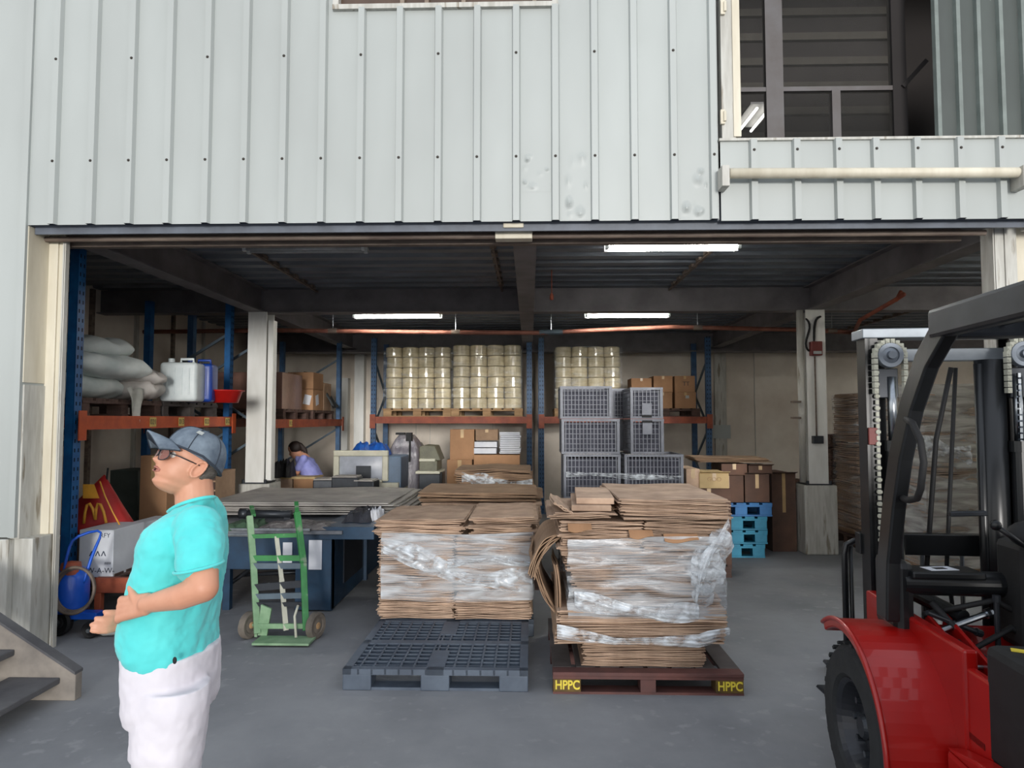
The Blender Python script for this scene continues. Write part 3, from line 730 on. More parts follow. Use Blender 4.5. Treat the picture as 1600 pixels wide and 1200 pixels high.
# ---- goods on the left rack
zl = WZ(650, 6.2)
Xf = XRk-.98
pallet('wooden_pallet', XRk-1.02, XRk-.03, 5.48, 6.68, zl, .15, 'dark brown wooden pallet under the white sacks on the left rack', m_wdark, along='x')
pallet('wooden_pallet', XRk-1.02, XRk-.03, 6.72, 7.9, zl, .15, 'grey wooden pallet under the jerrycans on the left rack', m_wgrey, along='x')
m_sack = mat('woven_sack', (238, 243, 240), .75, rgb2=(196, 208, 206), scale=3, bump=.5, bscale=7, rand=.08)
m_sack2 = mat('grey_tarp_sack', (216, 210, 204), .8, rgb2=(168, 164, 160), scale=3, bump=.5, bscale=7)
def sack(c, size, rot, label, m, seed, group=None, neck=True):
    rnd = random.Random(seed); c = Vector(c)
    t = thing('sack', label, 'sack', tuple(c), rot[2] if len(rot) > 2 else 0, group)
    sx, sy, sz = size; ph = [(rnd.uniform(2, 7), rnd.uniform(2, 7), rnd.uniform(0, 6)) for _ in range(5)]
    g = M(); n, m_ = 40, 24; vs = []
    for i in range(m_+1):
        th = math.pi*i/m_
        for k in range(n):
            p = 2*math.pi*k/n; ct, st_ = math.cos(p), math.sin(p)
            e = .55
            x = sx/2*math.copysign(abs(ct)**e, ct)*math.sin(th)**.5; y = sy/2*math.copysign(abs(st_)**e, st_)*math.sin(th)**.5; z = sz/2*math.cos(th)
            pinch = 1-.35*(abs(x)/(sx/2))**3; z *= pinch
            w = sum(math.sin(a*x/sx*4+b*y/sy*4+q+z*9) for a, b, q in ph)/5+.5*abs(math.sin(9*x/sx+5*y/sy+seed))-.4*abs(math.sin(14*y/sy-7*x/sx+seed*2))
            z += w*.034*(1 if z > 0 else .3); y += w*.018
            vs.append(Vector((x, y, z+sz/2)))
    g.add(vs, [(i*n+k, (i+1)*n+k, (i+1)*n+(k+1) % n, i*n+(k+1) % n) for i in range(m_) for k in range(n)])
    rm = Euler((rot[0], rot[1], 0)).to_matrix(); g.v = [rm@v for v in g.v]
    g.build('sack_body', m, t, smooth=True, world=False)
    # gathered, tied neck
    if not neck: return t
    g = M(); nk = [(.0, .045), (.02, .030), (.04, .018), (.06, .028), (.08, .036)]
    g.lathe((sx/2-.03, 0, sz*.45), [(r, h) for h, r in nk], (1, 0, -.25), 14); g.v = [rm@v for v in g.v]; g.build('tied_neck', m, t, smooth=True, world=False)
    return t
zq = zl+.15
yk1 = 5.9
def xat(px, y): return WX(px, y, 600)
sack((XRk-.50, 5.98, zq), (.96, .66, .23), (0, 0, R(80)), 'white woven sack lying lowest at the left of the sack pile', m_sack, 2, neck=False)
sack((XRk-.22, 6.44, zq), (.60, .46, .21), (0, 0, R(12)), 'grey woven sack at the right end of the sack pile', m_sack2, 3, neck=False)
sack((XRk-.26, 6.02, zq+.19), (.86, .60, .21), (0, R(3), R(72)), 'white woven sack in the middle of the sack pile', m_sack, 4)
sack((XRk-.26, 6.40, zq+.17), (.72, .56, .17), (0, R(9), R(40)), 'grey crumpled sack draped over the right of the sack pile', m_sack2, 5, neck=False)
sack((XRk-.36, 6.06, zq+.37), (.70, .52, .19), (0, 0, R(35)), 'white woven sack lying on top of the sack pile', m_sack, 6, neck=False)
# sack ends hanging over the edge
m_cloth = mat('pale_cloth', (206, 206, 198), .8, rgb2=(176, 176, 168), scale=6, bump=.3)
g = M(); a = Vector((XRk-.03, 6.12, zq+.10))
g.grid(lambda u, v: (a.x+.05+.02*math.sin(u*7+v*5), a.y+(u-.5)*(.24-.16*v)+.08*v, a.z-.30*v+.015*math.sin(u*9)), 10, 14); tag(g.build('loose_sack_cloth', m_cloth, smooth=True, solid=.004), 'loose pale cloth hanging from the sacks over the orange beam', 'cloth')
for k, (z0, z1) in enumerate(((1.45, 1.80), (1.05, 1.42))):
    sack((XRk-.62, 5.25-.02*k, z0), (.38, .30, z1-z0), (0, 0, 0), 'bulging white sack %s behind the blue upright at the door' % ('hung higher' if k == 0 else 'hung lower'), m_sack, 12+k)
def jerrycan(c, s, m, label, rotz):
    t = thing('jerrycan', label, 'jerrycan', c, rotz); w, d, h = s
    g = M(); g.box(-w/2, w/2, -d/2, d/2, 0, h*.88); g.build('can_body', m, t, world=False, bevel=.035, seg=4, smooth=True)
    for x in (-w*.3, -w*.1, w*.1, w*.3):
        g = M(); g.box(x-.008, x+.008, -d/2-.006, -d/2+.002, h*.15, h*.75); g.build('moulded_rib', m, t, world=False, bevel=.003)
    g = M(); g.tube([(-.02, 0, h*.86), (-.02, 0, h*.97), (.10, 0, h*.97), (.10, 0, h*.86)], .014, 8); g.build('handle', m, t, world=False, smooth=True)
    g = M(); g.lathe((-w*.32, 0, h*.87), [(.0, .05), (.03, .05), (.032, 0)], n=16); g.build('screw_cap', m, t, world=False)
    return t
m_jw = mat('white_plastic', (214, 222, 222), .4, rgb2=(196, 206, 208)); m_jb = mat('blue_can_plastic', (24, 66, 156), .4); m_basin = mat('red_plastic', (190, 26, 22), .4)
yj = 6.85
jerrycan((WX(286, yj, 590), yj, zq), (.36, .28, WZ(558, yj)-zq), m_jw, 'white plastic jerrycan standing on the left rack', R(8))
jerrycan((WX(313, yj+.25, 590), yj+.25, zq), (.30, .28, WZ(560, yj+.25)-zq), m_jb, 'blue plastic jerrycan beside the white one on the left rack', R(12))
yb_ = 7.3
t = tag((lambda g: g.build('plastic_basin', m_basin, smooth=True))(M().lathe((WX(350, yb_, 600), yb_, zq), [(.01, .0), (.15, 0), (.19, .12), (.215, .125), (.215, .135), (.18, .13), (.145, .012), (.01, .012)], n=36)), 'red plastic basin at the right end of the left rack', 'basin')

# ---- under the left rack
m_umb = mat('red_umbrella_cloth', (186, 34, 30), .6, rgb2=(150, 26, 26), scale=3); m_gold = mat('golden_arch', (240, 172, 60), .5)
zlo = .42
t = thing('umbrella', 'folded red and gold umbrella with two arches, leaning behind the blue upright', 'umbrella', (WX(150, 5.75, 800), 5.75, zlo))
apex = W(163, 742, 5.8); bl, brt = W(84, 832, 5.8), W(205, 822, 5.8)
g = M(); n = 26
rings = []
for v in (0, .25, .5, .75, 1):
    ring = []
    for k in range(n):
        p = 2*math.pi*k/n; f = 1+.13*math.cos(4*p)*v
        cx = apex.x+((bl.x+brt.x)/2-apex.x)*v; cz = apex.z+((bl.z+brt.z)/2-apex.z)*v
        ring.append(Vector((cx+(brt.x-bl.x)/2*v*math.cos(p)*f+.004*math.cos(p), 5.8+.22*v*math.sin(p)*f+.004*math.sin(p), cz+.02*math.sin(4*p)*v)))
    rings.append(ring)
g.loft(rings, cap=False); g.build('canopy', m_umb, t, smooth=True, solid=.003)
g = M(); g.cyl(apex+Vector((0, 0, -.3)), apex+Vector((.03, 0, .06)), .008, n=8); g.build('umbrella_pole', m_black, t)
g = M()
def onc(px, py): p = W(px, py, 5.585); return p
g.tube([onc(131, 818), onc(133, 800), onc(136, 789), onc(140, 787), onc(145, 795), onc(149, 812)], .011, 8)
g.tube([onc(149, 812), onc(150, 796), onc(153, 787), onc(157, 788), onc(162, 800), onc(166, 817)], .011, 8)
g.build('arches_emblem', m_gold, t, smooth=True)
g = M(); g.tube([onc(156, 752), onc(164, 775), onc(176, 800), onc(188, 822)], .006, 6); g.grid(lambda u, v: onc(127+u*(26-8*(1-v))*1.0, 757+v*22)+Vector((0, .02-.004*math.sin(u*3), 0)), 6, 6); g.build('gold_panel', m_gold, t, smooth=True)
carton(217, 262, 712, 806, 6.6, .5, 'tall plain brown carton standing behind the person in the cap', m_carton, z0=zlo)
carton(170, 216, 735, 806, 7.0, .4, 'dark green cabinet-like box beside the tall brown carton', mat('dull_green_box', (74, 84, 78), .7), z0=zlo, tape=False)
carton(255, 300, 740, 806, 6.9, .4, 'brown carton half hidden behind the cap wearer', m_kraftd, z0=zlo)
g = M(); g.box(XRk-1.0, XRk+.02, 5.5, 8.1, .405, .42); tag(g.build('shelf_board', m_wdark), 'dark board on the lower beams of the left rack', 'board')
# white printed cartons at the front of the lower shelf
ink = mat('print_ink', (50, 58, 78), .7)
yc1 = 5.3
zb1 = .42
m_wcar = mat('white_carton', (212, 216, 222), .6, rgb2=(196, 200, 206), scale=3)
def wcarton(px0, px1, py0, py1, Y, d, label, rotz, prints):
    a, b = W(px0, py1, Y), W(px1, py0, Y); w, h = b.x-a.x, b.z-a.z
    t = thing('carton', label, 'box', ((a.x+b.x)/2, Y+d/2, a.z), rotz)
    g = M(); g.box(-w/2, w/2, -d/2, d/2, 0, h); g.build('box_body', m_wcar, t, world=False, bevel=.004)
    for s, u, v, sz in prints:
        o = text_obj('printed_text', s, sz, ink, None, (0, 0, 0), (0, 0, 0), .0003); o.data.transform(Matrix.Translation((u*w/2, -d/2-.0015, v*h)) @ Euler((R(90), 0, 0)).to_matrix().to_4x4()); o.parent = t
    return t
# pallet on the lower beams
wcarton(122, 178, 828, 902, 5.32, .42, 'white printed carton nearest the blue tank', 0, [('RFY', .5, .88, .05), ('^^^', .1, .45, .10), ('W-A-W-', .3, .14, .06), ('###', .7, .3, .03)])
wcarton(179, 206, 822, 898, 5.60, .40, 'white carton with a barcode, between two white cartons', 0, [('A.EVA', .0, .72, .05), ('|||||', .1, .34, .11), ('mm', .0, .55, .04)])
wcarton(206, 232, 815, 880, 5.95, .36, 'white carton with small print, furthest right of the white cartons', 0, [('AXYH', .0, .75, .045), ('mmm', .1, .6, .04), ('mmn', .1, .5, .04)])
g = M(); a, b = W(145, 925, 5.35), W(232, 906, 5.35); 
pallet('wooden_pallet', WX(120, 5.35, 900), WX(240, 5.9, 900), 5.34, 6.4, .26, .12, 'dark wooden pallet under the white printed cartons', m_wdark, along='x')
g = M(); g.box(WX(150, 5.28, 915), WX(215, 5.28, 915), 5.26, 5.31, WZ(930, 5.28), WZ(906, 5.28)); g.box(WX(150, 5.28, 915), WX(160, 5.28, 915), 5.26, 5.31, 0, WZ(930, 5.28)); g.box(WX(205, 5.28, 915), WX(215, 5.28, 915), 5.26, 5.31, 0, WZ(930, 5.28))
tag(g.build('orange_steel_stand', m_oranged, bevel=.004), 'low orange steel stand below the white printed cartons', 'stand')
for px0, px1, h, lb in ((296, 336, .45, 'dark slatted wooden crate on the lower shelf at the far end of the left rack'),):
    g = M(); a = WX(px0, 7.4, 780); b = WX(px1, 7.4, 780)
    t = thing('wooden_crate', lb, 'crate', ((a+b)/2, 7.6, 0))
    for q in range(6): g = M(); g.box(a, b, 7.38, 7.40, .43+q*.1, .51+q*.1); g.build('side_slat', m_wdark, t)
    g = M(); g.box(a, b, 7.40, 7.9, 0.42, 1.02); g.build('crate_core', m_kraftd, t)

# ---- blue air tank on wheels
m_tank = mat('tank_blue', (20, 92, 206), .35, rgb2=(16, 78, 184), scale=2, coat=.3)
m_hose = mat('brown_hose', (120, 106, 94), .5, rgb2=(84, 74, 66), scale=9)
yt = 5.10
t = thing('air_tank', 'upright bright blue air tank on wheels with a coiled brown hose', 'tank', (WX(112, yt, 1000), yt, 0))
c = W(106, 980, yt); c2 = W(112, 905, yt)
r1 = (WX(134, yt, 950)-WX(82, yt, 950))/2
xc = WX(109, yt, 950)
g = M(); g.lathe((xc, yt, 0), [(.0, .13), (r1*.7, .14), (r1, .20), (r1, WZ(958, yt)), (r1*.97, WZ(950, yt)), (r1, WZ(944, yt)), (r1, WZ(905, yt)), (r1*.8, WZ(893, yt)), (.05, WZ(888, yt)), (0, WZ(888, yt))], n=32); g.build('tank_body', m_tank, t, smooth=True)
g = M(); g.lathe((xc+.02, yt-.03, WZ(888, yt)), [(r1*.62, -.05), (r1*.5, .03), (.0, .045)], n=20); g.build('tank_head', m_oranged, t, smooth=True)
g = M()
for rr_, dz in ((.150, 0), (.143, .012), (.155, -.014)):
    ctr = W(116, 922, yt-.16); g.tube([ctr+Vector((rr_*math.cos(q), dz+.02*math.sin(q), rr_*math.sin(q)*1.05)) for q in [2*math.pi*k/36 for k in range(36)]], .011, 8, closed=True)
g.build('coiled_hose', m_hose, t, smooth=True)
g = M(); g.tube([W(98, 900, yt-.1), W(108, 850, yt-.08), W(117, 838, yt-.05), W(160, 825, yt), W(158, 838, yt-.02), W(142, 870, yt-.1), W(130, 915, yt-.14)], .012, 10)
g.build('push_handle', m_tank, t, smooth=True, subsurf=1)
for px, py, r in ((90, 1022, .10), (142, 1000, .06)):
    p = W(px, py, yt-.08 if px < 100 else yt-.12); z = r
    p.z = r
    g = M(); g.lathe((p.x, p.y-.03, z), [(.0, 0), (r*.45, 0), (r*.5, .012), (r*.85, .0), (r, .012), (r, .05), (r*.85, .06), (0, .06)], (0, 1, 0), 28); w = g.build('wheel', m_black, t, smooth=False)
    g = M(); g.lathe((p.x, p.y-.04, z), [(0, 0), (r*.25, .0), (r*.3, .02)], (0, 1, 0), 12); g.build('wheel_hub', m_steel, w)
g = M(); a = W(136, 985, yt-.05); g.box(xc+.05, a.x+.09, yt-.09, yt+.0, .12, .17); g.build('foot_bracket', m_tank, t, bevel=.006)
yq = 4.9
t = thing('black_bag', 'flat black bag lying on the floor between the blue tank and the person', 'bag', (WX(175, yq+.3, 990), yq+.3, 0))
g = M(); a, b = WX(150, 5.1, 990), WX(208, 5.1, 990); g.box(a, b, 5.05, 5.45, .012, .13); g.build('bag_body', m_black, t, bevel=.04, seg=3, smooth=True)
g = M(); g.tube([(a+.05, 5.04, .03), (a+.12, 5.0, .02), (b-.04, 5.0, .03), (b, 5.04, .05)], .012, 8); g.build('white_strap', m_cloth, t, smooth=True)

# ---- flattened cartons: prototype sheets
def sheet_mesh(w, d, th, seed, ply=3):
    rnd = random.Random(seed); g = M(); nu, nv = 8, 4
    ph = [rnd.uniform(0, 6) for _ in range(6)]
    for p in range(ply):
        za = th*p/ply; tb = th/ply*.72; ix = rnd.uniform(-.012, .012); iy = rnd.uniform(-.010, .010)
        ww = w*(1-rnd.uniform(0, .03)); o = len(g.v)
        def zz(x, y): return th*.20*math.sin(3*x/w+ph[0]+p*.6)+th*.16*math.sin(9*x/w+ph[1]+p)+th*.12*math.sin(5*y/d+ph[2]) 
        vs = []
        for top in (0, 1):
            for j in range(nv+1):
                for i in range(nu+1):
                    x = (i/nu-.5)*ww+ix; y = (j/nv-.5)*d+iy; vs.append((x, y, za+tb*top+zz(x, y)+th*.1))
        n1 = (nu+1)*(nv+1); fs = []
        for j in range(nv):
            for i in range(nu):
                q = j*(nu+1)+i; fs += [(q, q+nu+1, q+nu+2, q+1), (n1+q, n1+q+1, n1+q+nu+2, n1+q+nu+1)]
        for i in range(nu): fs += [(i, i+1, n1+i+1, n1+i), (nv*(nu+1)+i+1, nv*(nu+1)+i, n1+nv*(nu+1)+i, n1+nv*(nu+1)+i+1)]
        for j in range(nv):
            q = j*(nu+1); fs += [(q+nu+1, q, n1+q, n1+q+nu+1), (q+nu, q+2*nu+1, n1+q+2*nu+1, n1+q+nu)]
        g.add(vs, fs)
    return g
SH = {}
def sheets(x0, x1, y0, y1, z0, z1, th, label, group, seed, mm=m_kraft, jit=.012, shape=None, ncol=1, name='flattened_carton', cat='cardboard'):
    """pile of flattened cartons, every one an object of its own"""
    rnd = random.Random(seed); n = max(1, int(round((z1-z0)/th))); protos = None
    cw = (x1-x0)/ncol
    key = (round(cw, 3), round(y1-y0, 3), round(th, 4), mm.name)
    if key not in SH: SH[key] = [sheet_mesh(cw*.985, y1-y0, th, seed*7+k) for k in range(5)]
    meshes = SH[key]
    for k in range(len(meshes)):
        if isinstance(meshes[k], M):
            o = meshes[k].build(name, mm, None, world=False); C.objects.unlink(o); me = o.data; bpy.data.objects.remove(o); meshes[k] = me
    out = []
    for q in range(n):
        z = z0+q*th
        sx, sc = (shape(q/max(1, n-1)) if shape else (0, 1))
        for c in range(ncol):
            if c and ncol > 1 and isinstance(sc, tuple): pass
            o = bpy.data.objects.new(name, meshes[rnd.randrange(5)]); C.objects.link(o)
            o.location = (x0+cw*(c+.5)*1+sx+(sc-1)*cw*(c+.5-ncol/2)+rnd.uniform(-jit, jit), (y0+y1)/2+rnd.uniform(-jit, jit)*1.3, z)
            o.scale = (sc, 1, 1); o.rotation_euler = (0, 0, rnd.uniform(-.012, .012))
            tag(o, label, cat, group); out.append(o)
    return out
# ================================================================ PALLETS AND CARDBOARD IN THE DOORWAY
# slate blue plastic pallet with an open grid deck
yp0, hp = 4.07, .123
xa, xb = WX(535, yp0, 1060), WX(825, yp0, 1060)
t = thing('plastic_pallet', 'empty slate blue plastic pallet with a grid deck, in front of the left cardboard stack', 'pallet', ((xa+xb)/2, yp0+.5, 0))
w2_, d2_ = (xb-xa)/2, .50
g = M()
for k in range(41):
    x = -w2_+.012+(2*w2_-.024)*k/40
    if k % 3 == 0 or k in (19, 21): g.box(x-.006, x+.006, -d2_, d2_, hp-.03, hp)
for k in range(31):
    y = -d2_+.012+(2*d2_-.024)*k/30
    if k % 2 == 0: g.box(-w2_, w2_, y-.005, y+.005, hp-.028, hp-.001)
for a_, b_, c_, d_ in ((-w2_, w2_, -d2_, -d2_+.05), (-w2_, w2_, d2_-.05, d2_), (-w2_, -w2_+.05, -d2_, d2_), (w2_-.05, w2_, -d2_, d2_), (-.05, .05, -d2_, -.16), (-.05, .05, .16, d2_), (-w2_, w2_, -.035, .035)):
    g.box(a_, b_, c_, d_, hp-.032, hp+.001)
g.build('grid_deck', m_plas, t, world=False)
for cx in (-w2_+.085, 0, w2_-.085):
    for cy in (-d2_+.07, 0, d2_-.07):
        g = M(); g.box(cx-.085, cx+.085, cy-.07, cy+.07, .0, hp-.03); g.build('block', m_plas, t, world=False, bevel=.006)
for cy in (-d2_+.06, 0, d2_-.06):
    g = M(); g.box(-w2_, w2_, cy-.05, cy+.05, 0.0, .016); g.build('bottom_runner', m_plas, t, world=False)
# second pallet of the same kind carries the left stack
t2 = copy_tree(t, loc=((xa+xb)/2+.02, 5.03+.52, 0), label='slate blue plastic pallet hidden under the left cardboard stack') if False else None
index_kids(t)
t2 = copy_tree(t, loc=((xa+xb)/2+.04, 5.08+.51, 0), label='slate blue plastic pallet under the left wrapped cardboard stack')
# left stack
ysa = 5.06
sx0, sx1 = WX(591, ysa, 900), WX(831, ysa, 900)
ztop = WZ(818, ysa)
GL = 'flattened cartons in the left wrapped stack'
LL = 'flattened carton in the wrapped stack behind the empty plastic pallet'
sheets(sx0, sx1, ysa, ysa+1.05, hp+.004, ztop-.09, .0185, LL, GL, 11, ncol=2, jit=.008)
sheets(sx0-.01, sx0+(sx1-sx0)*.57, ysa-.02, ysa+.8, ztop-.085, ztop+.02, .0185, 'loose flattened carton on the left front top of the wrapped stack', 'loose cartons on the left stack', 12, jit=.03)
sheets(sx0+(sx1-sx0)*.60, sx1+.03, ysa+.0, ysa+.9, ztop-.085, ztop+.05, .0185, 'loose flattened carton on the right top of the left wrapped stack', 'loose cartons on the left stack, right side', 13, jit=.03)
wrap_box('stretch_wrap', sx0+.04, sx1, ysa-.012, ysa+1.06, WZ(938, ysa), WZ(832, ysa), 'wrinkled clear stretch film round the left cardboard stack', m_film, .018, 21)
# a band of bunched film, sagging diagonally across the front
def film_rope(name, pts, width, label, m, seed, parent=None, dy=-.02):
    rnd = random.Random(seed); P = [Vector(p) for p in pts]
    ph = [(rnd.uniform(5, 30), rnd.uniform(2, 9), rnd.uniform(0, 6)) for _ in range(6)]
    def fn(u, v):
        f = u*(len(P)-1); i = min(int(f), len(P)-2); c = P[i].lerp(P[i+1], f-i)
        w = sum(math.sin(a*u+b*v*3+q) for a, b, q in ph)/6
        ww = width*(1+.35*math.sin(u*9+seed))
        return c+Vector((0, dy-.022*w-.015*math.sin(v*3.14), (v-.5)*ww+.01*w))
    g = M(); g.grid(fn, 90, 16)
    o = g.build(name, m, parent, smooth=True)
    if parent is None: tag(o, label, 'wrap')
    return o
film_rope('bunched_film', [W(600, 852, ysa), W(660, 872, ysa), W(730, 905, ysa), W(780, 905, ysa), W(832, 905, ysa)], .13, 'thick white fold of stretch film crossing the left cardboard stack', m_film2, 31)
film_rope('bunched_film', [W(700, 880, ysa), W(770, 872, ysa), W(834, 880, ysa)], .05, 'narrow fold of stretch film at the upper right of the left cardboard stack', m_film2, 33, dy=-.03)

# stacks behind the left one
yb1 = 6.45
pallet('wooden_pallet', WX(648, yb1), WX(842, yb1), yb1, yb1+1.0, 0, .14, 'wooden pallet under the second cardboard stack behind the left one', m_wdark)
x0_, x1_ = WX(655, yb1), WX(845, yb1)
sheets(x0_, x1_, yb1, yb1+.95, .145, WZ(785, yb1), .030, 'flattened carton in the second cardboard stack, behind the left wrapped one', 'flattened cartons in the second stack', 41, ncol=1, jit=.03)
sheets(x0_+.03, x1_+.02, yb1+.05, yb1+.95, WZ(785, yb1)+.005, WZ(768, yb1+.1), .020, 'loose greyish carton on top of the second cardboard stack', 'loose cartons on the second stack', 42, mm=m_kraftd, jit=.05)
yb2 = 7.75
pallet('wooden_pallet', WX(706, yb2), WX(838, yb2), yb2, yb2+1.0, 0, .14, 'wooden pallet under the low wrapped bundle in front of the back rack', m_wdark)
sheets(WX(712, yb2), WX(833, yb2), yb2, yb2+.9, .145, WZ(735, yb2), .040, 'flattened carton in the far low wrapped bundle', 'flattened cartons in the far bundle', 43, mm=m_kraftd, jit=.03)
film_rope('bunched_film', [W(722, 745, yb2-.02), W(745, 750, yb2-.02), W(780, 757, yb2-.02), W(832, 758, yb2-.02)], .14, 'silvery stretch film round the far cardboard bundle', m_film2, 35)
# cartons in front of the back wall, below the rolls
carton(703, 741, 671, 718, 10.6, .45, 'tall brown carton standing left below the orange beam', m_carton, z0=None)
for nm, x0q, x1q, zt in (('lower', 700, 742, 718),):
    pass
zc0 = WZ(718, 10.6)
t = thing('carton', 'wide brown carton below the tall one under the orange beam', 'box', ((WX(699, 10.6)+WX(738, 10.6))/2, 10.82, 0))
g = M(); w_ = (WX(738, 10.6)-WX(699, 10.6))/2; g.box(-w_, w_, -.24, .24, .34, zc0-.002); g.build('box_body', m_carton, t, world=False, bevel=.004)
g = M(); g.box(-w_-.02, w_, -.25, .25, 0, .335); g.build('lower_box', m_kraftd, t, world=False, bevel=.004)
g = M(); g.box(-.03, .03, -.243, -.24, .4, zc0-.01); g.build('tape', m_tape, t, world=False)
z1 = WZ(709, 10.6)
t = thing('carton', 'long orange brown carton lying under the paper stacks', 'box', ((WX(740, 10.5)+WX(812, 10.5))/2, 10.8, 0))
g = M(); w_ = (WX(812, 10.5)-WX(740, 10.5))/2; zt = WZ(711, 10.5); g.box(-w_, w_, -.25, .25, .45, zt); g.build('box_body', m_carton, t, world=False, bevel=.004)
g = M(); g.box(-w_+.05, w_-.05, -.2, .24, 0, .448); g.build('lower_box', m_kraftd, t, world=False, bevel=.004)
m_paper = mat('white_paper', (224, 226, 232), .7, rgb2=(200, 204, 214), scale=3)
def paper_stack(px0, px1, py0, py1, Y, label, m=m_paper, n=8):
    a, b = W(px0, py1, Y), W(px1, py0, Y); t = thing('paper_stack', label, 'paper', ((a.x+b.x)/2, Y+.2, a.z)); h = (b.z-a.z)/n; w = (b.x-a.x)/2
    for k in range(n):
        g = M(); dx = random.uniform(-.01, .01); g.box(-w+dx, w+dx, -.19+random.uniform(0, .01), .19, k*h+.001, k*h+h*.86); g.build('paper_ream', m, t, world=False)
    return t
zt = WZ(711, 10.5)
pz = 711
paper_stack(741, 776, 689, 709, 10.55, 'white ream pack on the long carton, below a brown carton', n=2)
carton(743, 778, 671, 688, 10.58, .36, 'small open brown carton on the white ream pack', m_kraftd)
paper_stack(781, 813, 675, 709, 10.55, 'tall stack of bluish white papers on the long carton', n=12)

# ---- brown pallet and the tall right stack
yr0 = 4.04; hb = .128
rx0, rx1 = WX(864, yr0, 1060), WX(1163, yr0, 1060)
tp = thing('wooden_pallet', 'brown painted wooden pallet with yellow lettering under the tall right cardboard stack', 'pallet', ((rx0+rx1)/2, yr0+.54, 0))
w_, d_ = (rx1-rx0)/2, .54
for k in range(8):
    bw = .115; c = -w_+bw/2+(2*w_-bw)*k/7; g = M(); g.box(c-bw/2, c+bw/2, -d_+.09, d_, hb-.02, hb); g.build('deck_board', m_wgrey, tp, world=False, bevel=.003)
g = M(); g.box(-w_, w_, -d_, -d_+.088, hb-.022, hb-.001); g.build('deck_board', m_wbrown, tp, world=False, bevel=.003)
for cy in (-d_+.06, 0, d_-.06):
    g = M(); g.box(-w_, w_, cy-.05, cy+.05, hb-.042, hb-.022); g.build('cross_board', m_wbrown, tp, world=False)
m_mustard = mat('mustard_block', (112, 88, 30), .7, rgb2=(74, 56, 28), scale=9)
m_letter = mat('yellow_lettering', (236, 214, 70), .6)
for cx in (-w_+.082, 0, w_-.082):
    for cy in (-d_+.06, 0, d_-.06):
        g = M(); g.box(cx-(.08 if cx else .045), cx+(.08 if cx else .045), cy-.055, cy+.055, .014, hb-.042); q = g.build('block', m_mustard if (cx and cy < 0) else m_wbrown, tp, world=False, bevel=.003)
        if cx and cy < 0:
            o = text_obj('stencilled_lettering', 'HPPC', .072, m_letter, None, (0, 0, 0), (0, 0, 0), .0006, bold=.0018, sx=.82)
            o.data.transform(Matrix.Translation((cx+.002, cy-.0565, .052)) @ Euler((R(90), 0, 0)).to_matrix().to_4x4()); o.parent = q
for cy in (-d_+.06, 0, d_-.06):
    g = M(); g.box(-w_, w_, cy-.05, cy+.05, 0, .014); g.build('bottom_board', m_wbrown, tp, world=False)
ysb = 4.12
def Z(py): return WZ(py, ysb)
def X(px): return WX(px, ysb, 900)
GR = 'flattened cartons in the tall right stack'
sheets(X(908), X(1102), ysb+.02, ysb+.98, hb+.002, Z(1004), .0175, 'flattened carton in the narrow bottom tier of the tall right stack', 'bottom tier of the tall right stack', 51, jit=.004)
sheets(X(868), X(1136), ysb-.03, ysb+1.0, Z(1003), Z(950), .0185, 'flattened carton in the wide lower tier of the tall right stack', 'wide lower tier of the tall right stack', 52, jit=.012, ncol=1)
def shp(q): return ((.01-.035*q), 1+.10*q)
sheets(X(897), X(1122), ysb+.02, ysb+1.0, Z(949), Z(868), .0185, 'flattened carton in the film wrapped middle of the tall right stack', 'wrapped middle of the tall right stack', 53, jit=.012, shape=shp, ncol=1)
sheets(X(872), X(1140), ysb-.0, ysb+1.0, Z(867), Z(812), .0185, 'flattened carton in the flared upper middle of the tall right stack', 'upper middle of the tall right stack', 54, jit=.014, ncol=2)
sheets(X(968), X(1142), ysb-.01, ysb+1.0, Z(811), Z(777), .0175, 'flattened carton in the high right top tier of the tall stack', 'right top tier of the tall stack', 55, jit=.014)
sheets(X(862), X(960), ysb+.0, ysb+.8, Z(811), Z(800), .0175, 'loose flattened carton on the left top of the tall right stack', 'left top of the tall stack', 56, jit=.02)
# thick carton bundle and bent sheets on the left shoulder
t = thing('folded_carton', 'thick pale folded carton on the left top of the tall right stack', 'cardboard', (X(929), ysb+.3, Z(799)), R(-3))
g = M(); g.box(-.12, .12, -.28, .4, 0, .035); g.build('carton_panel', m_kraft, t, world=False, bevel=.004); g = M(); g.box(-.09, .14, -.24, .42, .037, .075); g.build('carton_panel', m_kraft, t, world=False, bevel=.004)
def curved(name, p0, p1, p2, depth, label, m=m_kraftd, n=6, th=.006, gap=.010):
    """bundle of bent sheets: a curve in x-z extruded in depth"""
    t = thing(name, label, 'cardboard', tuple(p0))
    for q in range(n):
        off = Vector((-(q*gap)*.6, 0, q*gap*.5))
        def fn(u, v):
            a = p0*(1-u)**2+p1*2*u*(1-u)+p2*u*u
            return a+off+Vector((.008*math.sin(v*5+q), v*depth+.01*math.sin(u*8+q), .006*math.sin(u*11+q*2)))
        g = M(); g.grid(fn, 16, 6); g.build('bent_sheet', m, t, solid=th, smooth=False)
    return t
curved('bent_cardboard', W(884, 838, ysb+.12), W(846, 850, ysb+.12), W(835, 905, ysb+.12), .7, 'brown cardboard sheets bulging from the left shoulder of the tall stack')
curved('bent_cardboard', W(838, 868, ysb+.3), W(846, 930, ysb+.2), W(878, 965, ysb+.1), .7, 'brown cardboard sheets sagging down the left side of the tall stack')
curved('bent_cardboard', W(870, 885, ysb+.05), W(880, 930, ysb+.05), W(872, 1000, ysb+.02), .5, 'thin brown cardboard sheets hanging at the lower left of the tall stack', n=4)
curved('bent_cardboard', W(866, 788, ysb+.0), W(885, 797, ysb+.0), W(897, 806, ysb), .5, 'curled cardboard corner on the top left of the tall stack', m_kraft, n=3)
